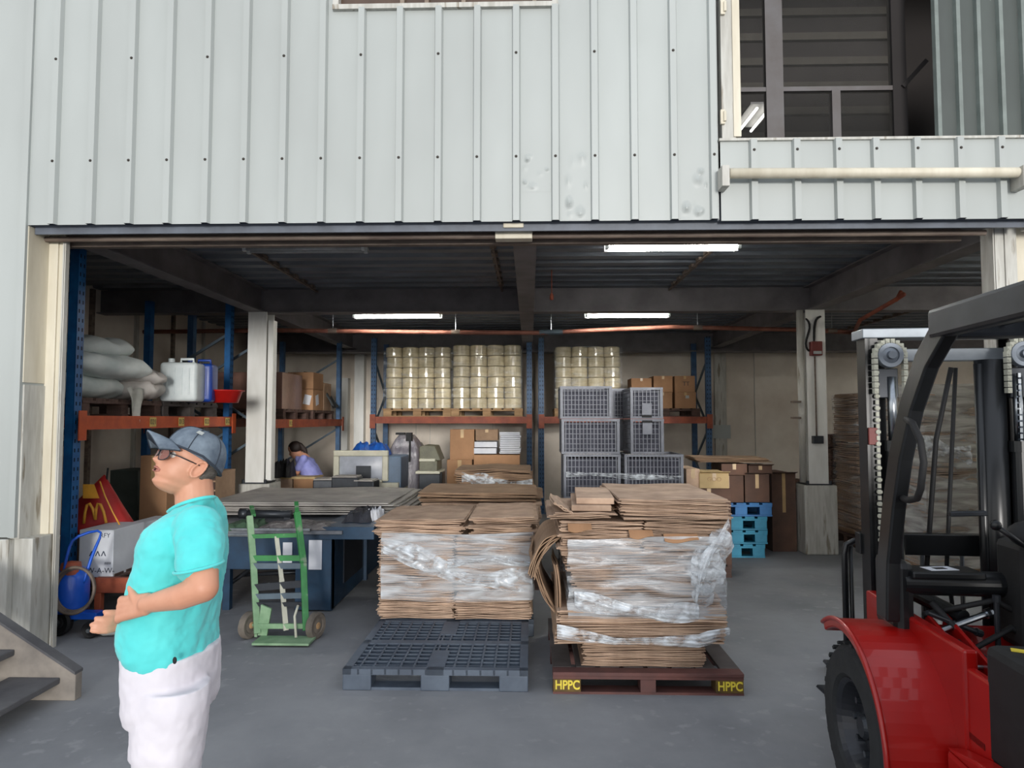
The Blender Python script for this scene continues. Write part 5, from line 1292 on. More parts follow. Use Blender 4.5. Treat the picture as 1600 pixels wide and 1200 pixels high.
# crates of goods on the second left rack
zl2 = WZ(655, 9.8)
ypp = 9.1
pallet('wooden_pallet', XRk2-.98, XRk2-.03, 9.05, 10.1, zl2, .14, 'dark pallet under the nearer wrapped cartons on the far left rack', m_wdark, along='x')
pallet('wooden_pallet', XRk2-.98, XRk2-.03, 10.3, 11.4, zl2, .14, 'dark pallet under the farther cartons on the far left rack', m_wdark, along='x')
zz = zl2+.14
def rcarton(y, d, x1o, w, z0, h, label, m=m_carton, sticker=False):
    t = thing('carton', label, 'box', (XRk2-.05-x1o-w/2, y+d/2, z0))
    g = M(); g.box(-w/2, w/2, -d/2, d/2, 0, h); g.build('box_body', m, t, world=False, bevel=.005)
    if sticker: g = M(); g.rbox((w/2+.002, -.05, h*.5), (.002, .14, .16), (R(12), 0, 0)); g.rbox((.12, -d/2-.002, h*.5), (.11, .002, .15), (0, R(12), 0)); g.build('white_sticker', m_paper, t, world=False)
    g = M(); g.box(-w/2-.001, w/2+.001, -.02, .02, h, h+.001); g.build('tape', m_tape, t, world=False)
m_wrc = mat('wrapped_brown_carton', (148, 112, 98), .3, rgb2=(118, 88, 78), scale=4, bump=.3, coat=.5)
rcarton(9.1, .8, .02, .9, zz, .50, 'big film wrapped brown carton on the far left rack beside the column', m_wrc)
rcarton(10.35, .5, .0, .42, zz, .32, 'brown carton with a white sticker on the far left rack', m_carton, True)
rcarton(10.35, .5, .0, .40, zz+.325, .26, 'small brown carton on top of the stickered one', m_carton)
rcarton(10.9, .4, .0, .5, zz, .45, 'dark brown carton at the far end of the far left rack', m_kraftd)
m_tarp = mat('dark_tarp', (66, 70, 72), .7, rgb2=(44, 48, 50), scale=3, bump=.4)
g = M(); g.grid(lambda u, v: (XRk2-.45+.5*u+.03*math.sin(v*9), 11.0+.35*v, zz+.62-.55*u**1.5+.03*math.sin(u*9+v*4)), 14, 10); tag(g.build('dark_tarp', m_tarp, smooth=True, solid=.006), 'dark tarpaulin draped over the cartons at the end of the far left rack', 'tarpaulin')
# desk where the worker sits, black bag, office chair
yD = 9.6
t = thing('desk', 'small tan desk covered with cartons in front of the seated worker', 'desk', (WX(455, yD, 760), yD+.2, 0))
a_, b_ = WX(434, yD, 760), WX(492, yD, 760); zd = WZ(746, yD)
g = M(); g.box(a_, b_, yD, yD+.4, zd-.03, zd); g.build('desk_top', m_lcar, t, bevel=.003)
g = M(); g.box(a_+.01, a_+.20, yD+.01, yD+.22, .0, zd-.031); g.build('left_pedestal', m_kraft, t)
g = M(); g.box(a_+.22, b_-.01, yD+.02, yD+.22, .0, zd-.031); g.build('modesty_panel', m_carton, t)
g = M(); g.box(WX(410, 9.5, 770), WX(434, 9.5, 770), 9.45, 9.8, 0, WZ(748, 9.5)); tag(g.build('pale_cabinet', m_greyw, bevel=.005), 'low pale cabinet right beside the left column', 'cabinet')
heap('black_backpack', 422, 452, 9.5, 9.85, WZ(747, 9.5), .26, 'black bag on the cabinet beside the seated worker', m_black, 'bag', 9, pt=740)
# ================================================================ FORKLIFT
fk = thing('forklift', 'red and black forklift facing into the hall, at the right edge of the doorway', 'forklift', (1.95, 2.86, 0), R(-5))
def fb(name, x0, x1, y0, y1, z0, z1, m, bev=.006, parent=None):
    g = M(); g.box(x0, x1, y0, y1, z0, z1); return g.build(name, m, parent or fk, world=False, bevel=bev)
m_tyre = mat('forklift_tyre', (44, 46, 48), .8, rgb2=(32, 34, 36), scale=14, bump=.2)
m_rim = mat('dark_rim', (52, 54, 60), .35, .3)
def fwheel(x, y, r, w, side):
    g = M(); s = side; c = (x, y, r)
    g.lathe(c, [(r*.56, -w/2+.02), (r*.62, -w/2), (r*.90, -w/2), (r*.97, -w/2+.02), (r, -w/2+.05), (r, w/2-.05), (r*.97, w/2-.02), (r*.90, w/2), (r*.62, w/2), (r*.56, w/2-.02)], (1, 0, 0), 56)
    g.m = 0
    for k in range(28):
        a = 2*math.pi*k/28
        for h in (-1, 1):
            p = Vector((x+h*w*.24, y+math.cos(a)*(r-.002), r+math.sin(a)*(r-.002))); g.rbox(p, (w*.42, .022, .012), (a-R(90), 0, 0))
    t = g.build('tyre', m_tyre, fk, world=False)
    g = M(); g.lathe((x, y, r), [(0, -w*.12*1), (r*.22, -w*.12), (r*.26, -w*.05), (r*.44, -w*.02), (r*.52, -w*.36), (r*.57, -w*.44), (r*.57, w*.44), (0, w*.4)] if s < 0 else [(0, w*.12), (r*.26, w*.05), (r*.44, w*.02), (r*.57, w*.44), (r*.57, -w*.44), (0, -w*.4)], (1, 0, 0), 40)
    q = g.build('rim', m_rim, fk, world=False, smooth=False)
    g = M(); g.lathe((x, y, r), [(0, s*w*.30), (r*.12, s*w*.29), (r*.15, s*w*.22), (r*.15, 0)], (1, 0, 0), 24); g.build('hub_cap', m_darkm, q, world=False)
    for k in range(8):
        a = 2*math.pi*k/8; g = M(); p = Vector((x+s*w*.05, y+math.cos(a)*r*.33, r+math.sin(a)*r*.33)); g.cyl(p, p+Vector((s*.035, 0, 0)), .014, n=6); g.build('wheel_nut', m_steel, q, world=False)
for s in (-1, 1): fwheel(s*.53, 0, .33, .20, s)
for s in (-1, 1): fwheel(s*.42, -1.35, .25, .16, s)
# fenders: red shell curving over and behind each front wheel
for s in (-1, 1):
    g = M(); N = 26; R1, R0 = .425, .385; prof = []
    for k in range(N+1):
        a = R(58)+R(140)*k/N; prof.append((math.cos(a)*R1, .33+math.sin(a)*R1))
    prof += [(-R1-.02, .12)]
    inn = [(-R0, .12)]+[(math.cos(R(58)+R(140)*k/N)*R0, .33+math.sin(R(58)+R(140)*k/N)*R0) for k in range(N, -1, -1)]
    xa_, xb_ = sorted((s*.655, s*.40)); poly = prof+inn
    n = len(poly); vs = [(xa_, p[0], p[1]) for p in poly]+[(xb_, p[0], p[1]) for p in poly]
    fs = [(i, (i+1) % n, n+(i+1) % n, n+i) for i in range(n)]
    for k in range(N+1):
        j = n-1-k
        fs += [(k, j, j-1, k+1), (n+k+1, n+j-1, n+j, n+k)]
    g.add(vs, fs); g.build('fender', m_red, fk, world=False, bevel=.008)
    fb('fender_side', *sorted((s*.41, s*.36)), -.46, .38, .16, .80, m_red, .01)
    g = M(); g.tube([(s*.655, math.cos(R(58)+R(140)*k/N)*R1, .33+math.sin(R(58)+R(140)*k/N)*R1) for k in range(N+1)], .010, 8); g.build('fender_lip', m_red, fk, world=False, smooth=True)
fb('chassis', -.47, .47, -1.75, -.44, .14, .46, m_red, .02)
g = M(); g.prism([(-.44, .46), (-1.70, .46), (-1.70, .62), (-.62, .50)], -.47, -.40, 'x'); g.build('sloping_side_skirt', m_red, fk, world=False, bevel=.008)
g = M(); g.prism([(-.44, .46), (-1.70, .46), (-1.70, .62), (-.62, .50)], .40, .47, 'x'); g.build('sloping_side_skirt', m_red, fk, world=False, bevel=.008)
fb('step', -.64, -.42, -.78, -.46, .20, .26, m_blackp, .01)
fb('battery_hood', -.40, .40, -1.62, -.56, .47, .86, m_black, .03)
fb('floor_plate', -.40, .40, -.56, -.05, .50, .53, m_black, .004)
g = M(); g.rbox((0, -.03, .62), (.78, .03, .28), (R(-18), 0, 0)); g.build('front_floor_plate', m_red, fk, world=False, bevel=.006)
for x in (-.33, -.26, .26, .33):
    g = M(); g.bar((x, -.42, .64), (x+.01, .0, .76), .016, .10); g.build('red_bracket', m_red, fk, world=False, bevel=.004)
fb('red_side_panel', -.40, -.365, -.60, -.05, .44, .74, m_red, .01)
fb('counterweight', -.48, .48, -2.15, -1.66, .2, .98, m_red, .06)
fb('seat_cushion', -.24, .24, -1.25, -.75, .86, .98, m_black, .04); g = M(); g.rbox((0, -1.28, 1.20), (.46, .12, .5), (R(-10), 0, 0)); g.build('seat_backrest', m_black, fk, world=False, bevel=.04)
# mast
for s in (-1, 1):
    for x, y, nm in ((.375, .42, 'outer_mast_rail'), (.325, .47, 'inner_mast_rail')):
        g = M(); x = s*x; i = -s
        g.box(x-.012, x+.012, y-.05, y+.05, .06, 2.0); g.box(min(x, x+i*.045), max(x, x+i*.045), y-.05, y-.036, .06, 2.0); g.box(min(x, x+i*.045), max(x, x+i*.045), y+.036, y+.05, .06, 2.0)
        g.build(nm, m_blackp, fk, world=False)
    g = M(); g.cyl((s*.275, .36, .1), (s*.275, .36, 1.45), .034, n=18); g.cyl((s*.275, .36, 1.45), (s*.275, .36, 1.50), .042, n=18); c = g.build('lift_cylinder', m_blackp, fk, world=False, smooth=False)
    g = M(); g.cyl((s*.275, .36, 1.50), (s*.275, .36, 1.80), .020, n=16); g.build('piston_rod', m_steel, c, world=False, smooth=True)
    g = M(); g.box(s*.29-.045, s*.29+.045, .36, .42, 1.70, 1.84); g.build('pulley_bracket', m_darkm, fk, world=False, bevel=.004)
    g = M(); g.lathe((s*.29, .335, 1.90), [(0, -.03), (.018, -.03), (.02, -.012), (.036, -.008), (.038, -.014), (.056, -.014), (.060, -.006), (.050, .006), (.060, .02), (.0, .02)], (0, 1, 0), 36); pl = g.build('pulley', mat('pulley_grey', (120, 128, 138), .35, .5), fk, world=False)
    # chain over the pulley and down behind the rail
    g = M()
    pts = [(s*.29+.066*math.cos(R(a)), .34, 1.90+.066*math.sin(R(a))) for a in range(0, 181, 20)]
    pts = [(s*.29+.066, .34, 1.90-.028*k) for k in range(6, 0, -1)]+pts+[(s*.29-.066, .34, 1.90-.028*k) for k in range(1, 7)]
    for k, p in enumerate(pts):
        g.rbox(p, (.018, .030, .024), (0, 0, 0)); g.cyl((p[0], p[1]-.018, p[2]), (p[0], p[1]+.018, p[2]), .006, n=6)
    g.build('pulley_chain', m_web, fk, world=False)
    g = M()
    for k in range(46):
        z = .55+.028*k; g.box(s*.345-.007, s*.345+.007, .35, .36, z, z+.020)
        if k % 2: g.box(s*.345-.010, s*.345+.010, .346, .362, z+.004, z+.016)
    g.build('lift_chain', m_web, fk, world=False)
    g = M(); g.cyl((s*.20, -.05, .80), (s*.34, .36, .86), .032, n=14); g.cyl((s*.34, .34, .86), (s*.36, .42, .87), .018, n=12); g.build('tilt_cylinder', m_blackp, fk, world=False)
m_lgrey = mat('pale_crossbar', (150, 158, 166), .4, .2)
fb('mast_crossbar', -.40, .40, .36, .50, 1.985, 2.03, m_lgrey, .004)
fb('mast_crossbar', -.33, .33, .44, .50, 1.88, 1.94, m_lgrey, .004)
fb('mast_crossbar', -.40, .40, .46, .52, .95, 1.05, m_blackp, .004)
fb('mast_crossbar', -.40, .40, .46, .52, .18, .30, m_blackp, .004)
g = M(); g.cyl((.19, .42, .15), (.19, .42, 1.88), .062, n=24); g.cyl((.13, .40, .15), (.13, .40, 1.86), .02, n=12); g.build('free_lift_cylinder', m_blackp, fk, world=False, smooth=True)
g = M()
for k in range(40): z = .7+.028*k; g.box(.262, .274, .33, .345, z, z+.02)
g.build('lift_chain', m_steel, fk, world=False)
g = M(); g.tube([(-.05, .5, .2), (-.08, .52, .8), (-.02, .5, 1.5), (.05, .48, 1.85)], .012, 8); g.tube([(.08, .5, .2), (.02, .52, .9), (.08, .5, 1.85)], .010, 8); g.build('hydraulic_hose', m_black, fk, world=False, smooth=True)
fb('red_mast_tag', -.385, -.345, .355, .367, 1.48, 1.56, m_redb, .002)
# carriage, backrest and forks
yb_ = .72
g = M(); g.tube([(-.38, yb_, .10), (-.38, yb_, .90), (-.37, yb_, .95), (-.33, yb_, .97), (.33, yb_, .97), (.37, yb_, .95), (.38, yb_, .90), (.38, yb_, .10)], .016, 12)
g.tube([(-.345, yb_+.01, .10), (-.345, yb_+.01, .94)], .012, 8); g.tube([(-.19, yb_, .2), (-.19, yb_, .96)], .012, 8); g.tube([(0, yb_, .2), (0, yb_, .96)], .012, 8); g.tube([(.19, yb_, .2), (.19, yb_, .96)], .012, 8)
g.build('load_backrest', m_blackp, fk, world=False, smooth=True)
fb('fork_carriage', -.38, .38, .60, .66, .10, .17, m_blackp); fb('fork_carriage', -.38, .38, .60, .66, .42, .49, m_blackp)
for s in (-1, 1):
    g = M(); x = s*.16; g.prism([(.66, .04), (.66, .52), (.70, .52), (.70, .075), (1.62, .06), (1.64, .04)], x-.05, x+.05, 'x'); g.build('fork', m_darkm, fk, world=False, bevel=.003)
# scissor arms and pins in front of the dash
g = M(); g.cyl((-.42, -.02, .93), (.42, -.02, .93), .050, n=24); g.build('cross_tube', m_blackp, fk, world=False, smooth=False)
fb('cross_tube_cover', -.40, -.12, -.08, .06, .955, .985, m_blackp, .008)
g = M(); g.rbox((-.27, -.02, .988), (.12, .07, .002), (0, 0, R(12))); g.build('warning_label', m_paper, fk, world=False)
g = M(); g.rbox((-.27, -.02, .9895), (.05, .03, .001), (0, 0, R(12))); g.build('label_print', m_black, C.objects['warning_label'], world=False)
for (p, q, r_, m_) in (((-.36, -.10, .74), (-.12, -.06, .82), .013, m_steel), ((-.36, -.10, .83), (-.16, -.06, .75), .010, m_darkm), ((.02, -.1, .76), (.12, -.1, .70), .014, m_steel), ((-.10, -.1, .64), (-.10, -.1, .88), .010, m_darkm), ((.0, -.08, .92), (.16, -.08, .92), .012, m_steel), ((-.02, -.12, .85), (.10, -.12, .85), .016, m_steel), ((.2, -.1, .82), (.34, -.1, .80), .012, m_steel), ((-.30, -.3, .69), (-.16, -.3, .69), .009, m_steel)):
    g = M(); g.cyl(p, q, r_, n=12); g.cyl(Vector(q), Vector(q)+(Vector(q)-Vector(p)).normalized()*.025, r_*1.5, n=8); g.build('linkage_rod', m_, fk, world=False)
g = M(); g.tube([(-.32, -.05, .86), (-.2, -.12, .70), (-.05, -.1, .78), (.1, -.12, .66), (.3, -.1, .74)], .014, 8); g.tube([(-.34, -.02, .80), (-.1, -.08, .88), (.2, -.1, .72)], .012, 8); g.build('hydraulic_hose', m_black, fk, world=False, smooth=True)
g = M(); g.rbox((-.02, -.22, .66), (.09, .12, .02), (R(35), 0, R(8))); g.build('pedal', m_darkm, fk, world=False, bevel=.006)
g = M(); g.rbox((-.23, -.22, .70), (.05, .20, .02), (R(20), 0, R(25))); g.build('pedal', m_darkm, fk, world=False, bevel=.006)
fb('dash_panel', -.04, .38, -.18, .02, .70, 1.12, m_black, .03)
g = M(); g.ball((.02, -.16, 1.15), .10, .08, .05, (R(20), 0, 0)); g.build('dash_pod', m_black, fk, world=False, smooth=True)
fb('left_cowl', -.46, -.38, -.06, .16, .72, 1.02, m_blackp, .03)
g = M(); g.lathe((-.475, .03, .80), [(0, -.0), (.022, .0), (.024, .014)], (-1, 0, 0), 20); g.build('bolt_head', m_steel, fk, world=False)
g = M(); g.rbox((-.30, -.66, .862), (.12, .03, .003), (0, 0, R(-25))); g.build('yellow_label', m_letter, fk, world=False)
g = M(); g.rbox((.10, -.70, .865), (.3, .03, .003), (0, 0, R(-8))); g.build('yellow_label', m_letter, fk, world=False)
# steering wheel
cw = fk.matrix_world.inverted()
g = M(); sc_c = Vector((.06, -.52, 1.27)); rm = Euler((R(28), 0, 0)).to_matrix()
g.tube([sc_c+rm@Vector((.155*math.cos(2*math.pi*k/40), .155*math.sin(2*math.pi*k/40), 0)) for k in range(40)], .013, 10, closed=True)
swh = g.build('steering_wheel', m_black, fk, world=False, smooth=True)
g = M()
for a in (90, 210, 330): g.bar(sc_c+rm@Vector((0, 0, -.02)), sc_c+rm@Vector((.15*math.cos(R(a)), .15*math.sin(R(a)), 0)), .025, .010)
g.ball(sc_c+rm@Vector((0, 0, -.015)), .04, .04, .02); g.build('wheel_spoke', m_blackp, swh, world=False)
g = M(); g.cyl(sc_c+rm@Vector((0, 0, -.03)), (.06, -.16, .95), .035, n=16); g.build('steering_column', m_blackp, fk, world=False)
g = M(); g.cyl((-.03, -.22, 1.10), (-.16, -.24, 1.19), .010, n=8); g.ball((-.17, -.24, 1.20), .02); g.build('lever', m_blackp, fk, world=False, smooth=True)
g = M(); g.bar((-.24, -.05, 1.215), (-.10, -.05, 1.22), .03, .02); g.build('lever', m_darkm, fk, world=False, bevel=.004)
# overhead guard
def band(pts, wx, wy, m, name, parent=fk):
    g = M(); rings = []
    for i, p in enumerate(pts):
        p = Vector(p); d = (Vector(pts[min(i+1, len(pts)-1)])-Vector(pts[max(i-1, 0)])).normalized(); b = Vector((1, 0, 0)); n = b.cross(d).normalized(); b = d.cross(n)
        rings.append([p+b*wx/2*sx+n*wy/2*sy for sx, sy in ((-1, -1), (1, -1), (1, 1), (-1, 1))])
    g.loft(rings); return g.build(name, m, parent, world=False, bevel=.008)
for s in (-1, 1):
    band([(s*.475, -.02, .78), (s*.47, -.03, 1.02), (s*.46, -.07, 1.25), (s*.45, -.12, 1.45), (s*.43, -.18, 1.65), (s*.41, -.27, 1.82), (s*.39, -.38, 1.94)], .055, .10, m_blackp, 'guard_pillar')
    band([(s*.43, -1.62, .85), (s*.42, -1.5, 1.5), (s*.40, -1.4, 1.93)], .05, .06, m_blackp, 'rear_guard_pillar')
fb('guard_side_rail', -.43, -.37, -1.50, -.32, 1.90, 2.01, m_darkm, .015); fb('guard_side_rail', .37, .43, -1.50, -.32, 1.90, 2.01, m_darkm, .015)
fb('guard_front_rail', -.40, .40, -.38, -.30, 1.90, 2.01, m_darkm, .015); fb('guard_rear_rail', -.40, .40, -1.50, -1.42, 1.90, 2.01, m_darkm, .015)
for k in range(7): fb('guard_bar', -.30+.1*k-.014, -.30+.1*k+.014, -1.44, -.36, 1.94, 1.99, m_blackp, .003)
g = M(); g.tube([(-.455, -.19, 1.60), (-.46, -.25, 1.585), (-.46, -.31, 1.52), (-.46, -.33, 1.44), (-.46, -.30, 1.34), (-.46, -.27, 1.30), (-.46, -.20, 1.285), (-.45, -.12, 1.285)], .013, 10)
g.build('grab_handle', m_black, fk, world=False, smooth=True)
g = M(); g.prism([(-.02, .0), (.34, .0), (.30, .012), (.0, .012)], 3.95, 4.20, 'y'); g.v = [Vector((1.72+v.x*.4, v.y, v.z)) for v in g.v]
tag(g.build('steel_plate', m_darkm), 'small dark steel plate lying on the floor left of the forklift backrest', 'plate')

# ================================================================ PEOPLE
m_skin = mat('skin', (214, 158, 130), .5, rgb2=(200, 142, 114), scale=7, bump=.05)
m_lips = mat('lips', (184, 118, 102), .5); m_eye = mat('eye_white', (230, 228, 222), .2); m_iris = mat('iris', (50, 34, 26), .2)
m_shirt = mat('turquoise_cotton', (96, 222, 220), .8, rgb2=(78, 206, 206), scale=5, bump=.25, bscale=14, sheen=.2)
m_short = mat('white_cotton', (226, 222, 228), .8, rgb2=(212, 208, 216), scale=5, bump=.3, bscale=12)
m_cap = mat('grey_blue_denim', (124, 138, 150), .8, rgb2=(78, 90, 104), scale=14, bump=.3)
m_capd = mat('dark_denim', (50, 58, 70), .8)
m_hair = mat('grey_hair', (112, 106, 100), .7, rgb2=(70, 64, 60), scale=40, stretch=(1, 1, 4))
def ring(cx, cy, z, rx, ry, n=36, e=.85, tilt=0.):
    out = []
    for k in range(n):
        p = 2*math.pi*k/n; x = rx*math.copysign(abs(math.cos(p))**e, math.cos(p)); out.append(Vector((cx+x, cy+ry*math.copysign(abs(math.sin(p))**e, math.sin(p)), z+tilt*x)))
    return out
def head_mesh(g, c, f, u, s, k=1.0, nu=56, nv=52):
    """sculpted head: f forward, u up, s sideways"""
    def interp(tb, x):
        for (a, va), (b, vb) in zip(tb, tb[1:]):
            if a <= x <= b:
                t = (x-a)/(b-a); t = t*t*(3-2*t); return va+(vb-va)*t
        return tb[0][1] if x < tb[0][0] else tb[-1][1]
    FR = [(-.122, .040), (-.115, .066), (-.100, .078), (-.088, .074), (-.075, .082), (-.066, .082), (-.055, .087), (-.045, .085), (-.01, .080), (0, .079), (.02, .089), (.05, .090), (.08, .076), (.10, .052), (.118, .0)]
    BK = [(-.122, -.0), (-.10, .035), (-.085, .055), (-.06, .075), (-.03, .092), (.03, .102), (.07, .094), (.10, .062), (.118, 0)]
    WD = [(-.122, .018), (-.11, .034), (-.09, .048), (-.06, .062), (-.02, .070), (.02, .075), (.06, .072), (.09, .056), (.108, .03), (.118, .002)]
    rings = []
    for i in range(nv+1):
        uu = -.122+.240*i/nv; fr = interp(FR, uu); bk = interp(BK, uu); w = interp(WD, uu); mid = (fr-bk)/2; a = (fr+bk)/2; r = []
        for j in range(nu):
            p = 2*math.pi*j/nu; e = .86
            ff = mid+a*math.copysign(abs(math.cos(p))**e, math.cos(p)); ss = w*math.copysign(abs(math.sin(p))**e, math.sin(p))
            if math.cos(p) > 0:
                nose = .039*max(0, 1-abs((uu+.036)/.014))**.7 if uu < -.036 else .039*max(0, 1-abs((uu+.036)/.050))**1.0
                ff += nose*math.exp(-(ss/.0125)**2)
                ff += .007*math.exp(-((uu+.056)/.007)**2)*math.exp(-(ss/.022)**2)+.008*math.exp(-((uu+.071)/.007)**2)*math.exp(-(ss/.020)**2)
                ff -= .007*math.exp(-((uu+.0635)/.0028)**2)*math.exp(-(ss/.022)**2)
                ff += .006*math.exp(-((uu-.020)/.009)**2)*math.exp(-((abs(ss)-.028)/.018)**2)
                ff -= .012*math.exp(-((uu-.002)/.012)**2)*math.exp(-((abs(ss)-.031)/.013)**2)
                ff += .005*math.exp(-((uu+.030)/.018)**2)*math.exp(-((abs(ss)-.042)/.016)**2)
                ff += .005*math.exp(-((uu+.100)/.012)**2)*math.exp(-(ss/.02)**2)
            r.append(c+(f*ff+u*uu+s*ss)*k)
        rings.append(r)
    g.loft(rings)
def limb(g, pts, rr, n=18):
    P = [Vector(p) for p in pts]; Q = []; RR = []
    for i in range(len(P)-1):
        for t in range(5): Q.append(P[i].lerp(P[i+1], t/5)); RR.append(rr[i]+(rr[i+1]-rr[i])*t/5)
    Q.append(P[-1]); RR.append(rr[-1])
    g.tube(Q, 0, n, rr=RR); g.ball(P[0], rr[0]); g.ball(P[-1], rr[-1])
def hand(g, wrist, knuck, side, up, curl, k=1.0, spread=.019, thumb_dir=None):
    """palm plus five bent fingers of different lengths"""
    w = Vector(wrist); kn = Vector(knuck); d = (kn-w).normalized(); side = Vector(side).normalized(); nrm = d.cross(side).normalized()
    if nrm.dot(Vector(up)) < 0: nrm = -nrm
    c = (w+kn)/2; L = (kn-w).length
    for q in (-1.35, -.45, .45, 1.35):
        limb(g, [w+side*q*.012*k, kn+side*q*spread*k*.95], [.015*k, .0125*k], 12)
    tips = []
    for q, ln in ((-1.5, .070), (-.5, .080), (.5, .076), (1.5, .060)):
        a = kn+side*q*spread*k; pts = [a]; ang = 0; rr = [.0100, .0094, .0086, .0074]
        for j, fr in enumerate((.45, .31, .24)):
            ang += curl*(1, .95, .6)[j]; dd = d*math.cos(ang)-nrm*math.sin(ang); pts.append(pts[-1]+dd*ln*fr*k)
        limb(g, pts, [r*k for r in rr], 12); tips.append(pts[-1])
    t0 = w+d*L*.30-side*.024*k if thumb_dir is None else w+d*L*.30
    td = Vector(thumb_dir) if thumb_dir is not None else (d-side*.8-nrm*.3)
    td.normalize(); limb(g, [t0, t0+td*.035*k, t0+(td*.062+d*.010-nrm*.008)*k], [.0145*k, .0115*k, .0088*k], 12)
    return tips

Ym = 2.10
man = thing('person', 'person in a cap, glasses, turquoise T-shirt and white shorts, looking up', 'person', (WX(270, Ym, 1000), Ym, 0))
def Q(px, py, Y=Ym): return W(px, py, Y)
tau = R(27); yw_h = R(43)
f0 = Vector((-math.cos(tau), 0, math.sin(tau))); u0 = Vector((math.sin(tau), 0, math.cos(tau))); s0 = Vector((0, -1, 0))
rz = Matrix.Rotation(yw_h, 3, 'Z'); fH, uH, sH = rz@f0, rz@u0, rz@s0
cH = Q(295, 723)
body = M()
KH = .87
head_mesh(body, cH, fH, uH, sH, KH)
def HP(f, u, s): return cH+(fH*f+uH*u+sH*s)*KH
# ears
for sg in (-1, 1):
    e0 = M(); e0.ball((0, 0, 0), .008, .016, .029); e0.tube([(.012+.004*math.cos(t), .019*math.cos(t), .032*math.sin(t)+.002) for t in [2*math.pi*k/24 for k in range(24)]], .0048, 8, closed=True); 
    for v in e0.v:
        pass
    body.add([HP(-.016+v.y*.9-.25*v.z, -.016+v.z, sg*(.072+v.x-.45*v.y)) for v in e0.v], e0.f)
limb(body, [HP(-.045, -.050, 0), Q(305, 795), Q(308, 830)], [.055, .057, .065])
sn = Q(308, 832, Ym-.15); sf = Q(302, 830, Ym+.15)
limb(body, [sn, Q(300, 830), sf], [.045, .07, .045])
limb(body, [Q(297, 860), Q(275, 950), Q(270, 1060)], [.09, .10, .10])
# near arm: shoulder, elbow, wrist
eln = Q(318, 918, Ym-.235); wn_ = Q(229, 944, Ym-.205)
limb(body, [sn, Q(313, 880, Ym-.205), eln], [.050, .048, .040])
limb(body, [eln, Q(283, 932, Ym-.235), wn_], [.040, .036, .024])
tips = hand(body, wn_, Q(188, 952, Ym-.165), (0.0, .25, .95), (-.1, -1, .2), .55, 1.0, thumb_dir=(-.6, .3, .75))
# far arm
elf = Q(300, 925, Ym+.20); wf_ = Q(212, 950, Ym+.02)
limb(body, [sf, Q(300, 875, Ym+.20), elf], [.044, .044, .040]); limb(body, [elf, Q(240, 938, Ym+.16), wf_], [.041, .036, .025])
hand(body, wf_, Q(188, 968, Ym-.075), (.15, .5, .8), (-.1, .9, .2), -.5, .95, thumb_dir=(-.8, -.1, -.3))
# legs
for (Yl, dx) in ((Ym-.085, 0), (Ym+.085, -3)):
    hip = Q(272+dx, 1060, Yl); kn = Q(268+dx, 1195, Yl); an = Vector((kn.x+.02, Yl, .085)); 
    limb(body, [hip, kn, Vector((kn.x+.035, Yl, .34)), an], [.055, .052, .052, .038]); limb(body, [an, an+Vector((-.14, 0, -.045))], [.04, .032])
bm_ = body.build('body', m_skin, man, remesh=.0042, sm=2)
# face details
def on(name, m, fn, **k):
    g = M(); fn(g); return g.build(name, m, man, **k)
for sg in (-1, 1):
    on('eye', m_eye, lambda g: g.ball(HP(.066, .001, sg*.031), .0115), smooth=True)
    on('iris', m_iris, lambda g: g.ball(HP(.0745, .002, sg*.032), .0052), smooth=True)
    on('eyebrow', m_hair, lambda g: g.tube([HP(.086, .022, sg*.014), HP(.087, .027, sg*.030), HP(.076, .022, sg*.046)], .0032, 6), smooth=True)
on('lips', m_lips, lambda g: (g.tube([HP(.078, -.061, -.024), HP(.0925, -.0575, -.008), HP(.0925, -.0575, .008), HP(.078, -.061, .024)], .0036, 8), g.tube([HP(.078, -.064, -.022), HP(.0905, -.0695, -.007), HP(.0905, -.0695, .007), HP(.078, -.064, .022)], .0042, 8)), smooth=True)
on('mouth_gap', mat('mouth_dark', (60, 24, 24), .8), lambda g: g.ball(HP(.083, -.0635, 0), .006, .018, .0035), smooth=True)
# glasses with tinted lenses
m_lens = mat('tinted_lens', (168, 112, 100), .12, alpha=.62)
def glasses(g):
    for sg in (-1, 1):
        pts = [HP(.104-.016*max(0, math.cos(2*math.pi*k/24)), -.010+.023*math.sin(2*math.pi*k/24), sg*(.036+.028*math.cos(2*math.pi*k/24))) for k in range(24)]
        g.tube(pts, .0016, 6, closed=True); g.tube([HP(.088, -.002, sg*.064), HP(.06, .0, sg*.079), HP(-.015, .0, sg*.080)], .0018, 6)
    g.tube([HP(.101, .002, -.009), HP(.104, .004, 0), HP(.101, .002, .009)], .0018, 6)
gl = on('glasses', m_darkm, glasses, smooth=True)
for sg in (-1, 1):
    g = M(); ctr = HP(.104, -.010, sg*.034)
    rim = [HP(.104-.016*max(0, math.cos(2*math.pi*k/24)), -.010+.022*math.sin(2*math.pi*k/24), sg*(.036+.027*math.cos(2*math.pi*k/24))) for k in range(24)]
    g.add([ctr]+rim, [(0, 1+k, 1+(k+1) % 24) for k in range(24)]); g.build('lens', m_lens, gl, solid=.001)
# hair behind the ear, under the cap
def hair(g):
    rings = []
    for i in range(9):
        uu = -.040+.075*i/8; r = []
        for k in range(30):
            p = R(112)+R(136)*k/29; w = .0745-.010*((uu-.03)/.09)**2; r.append(HP(-.008+.100*math.cos(p)*(1-.25*((uu-.03)/.09)**2), uu+.02*max(0, math.cos(p)), w*math.sin(p)*1.0))
        rings.append(r)
    g.loft(rings, cap=False)
on('hair', m_hair, hair, smooth=True, solid=.004)
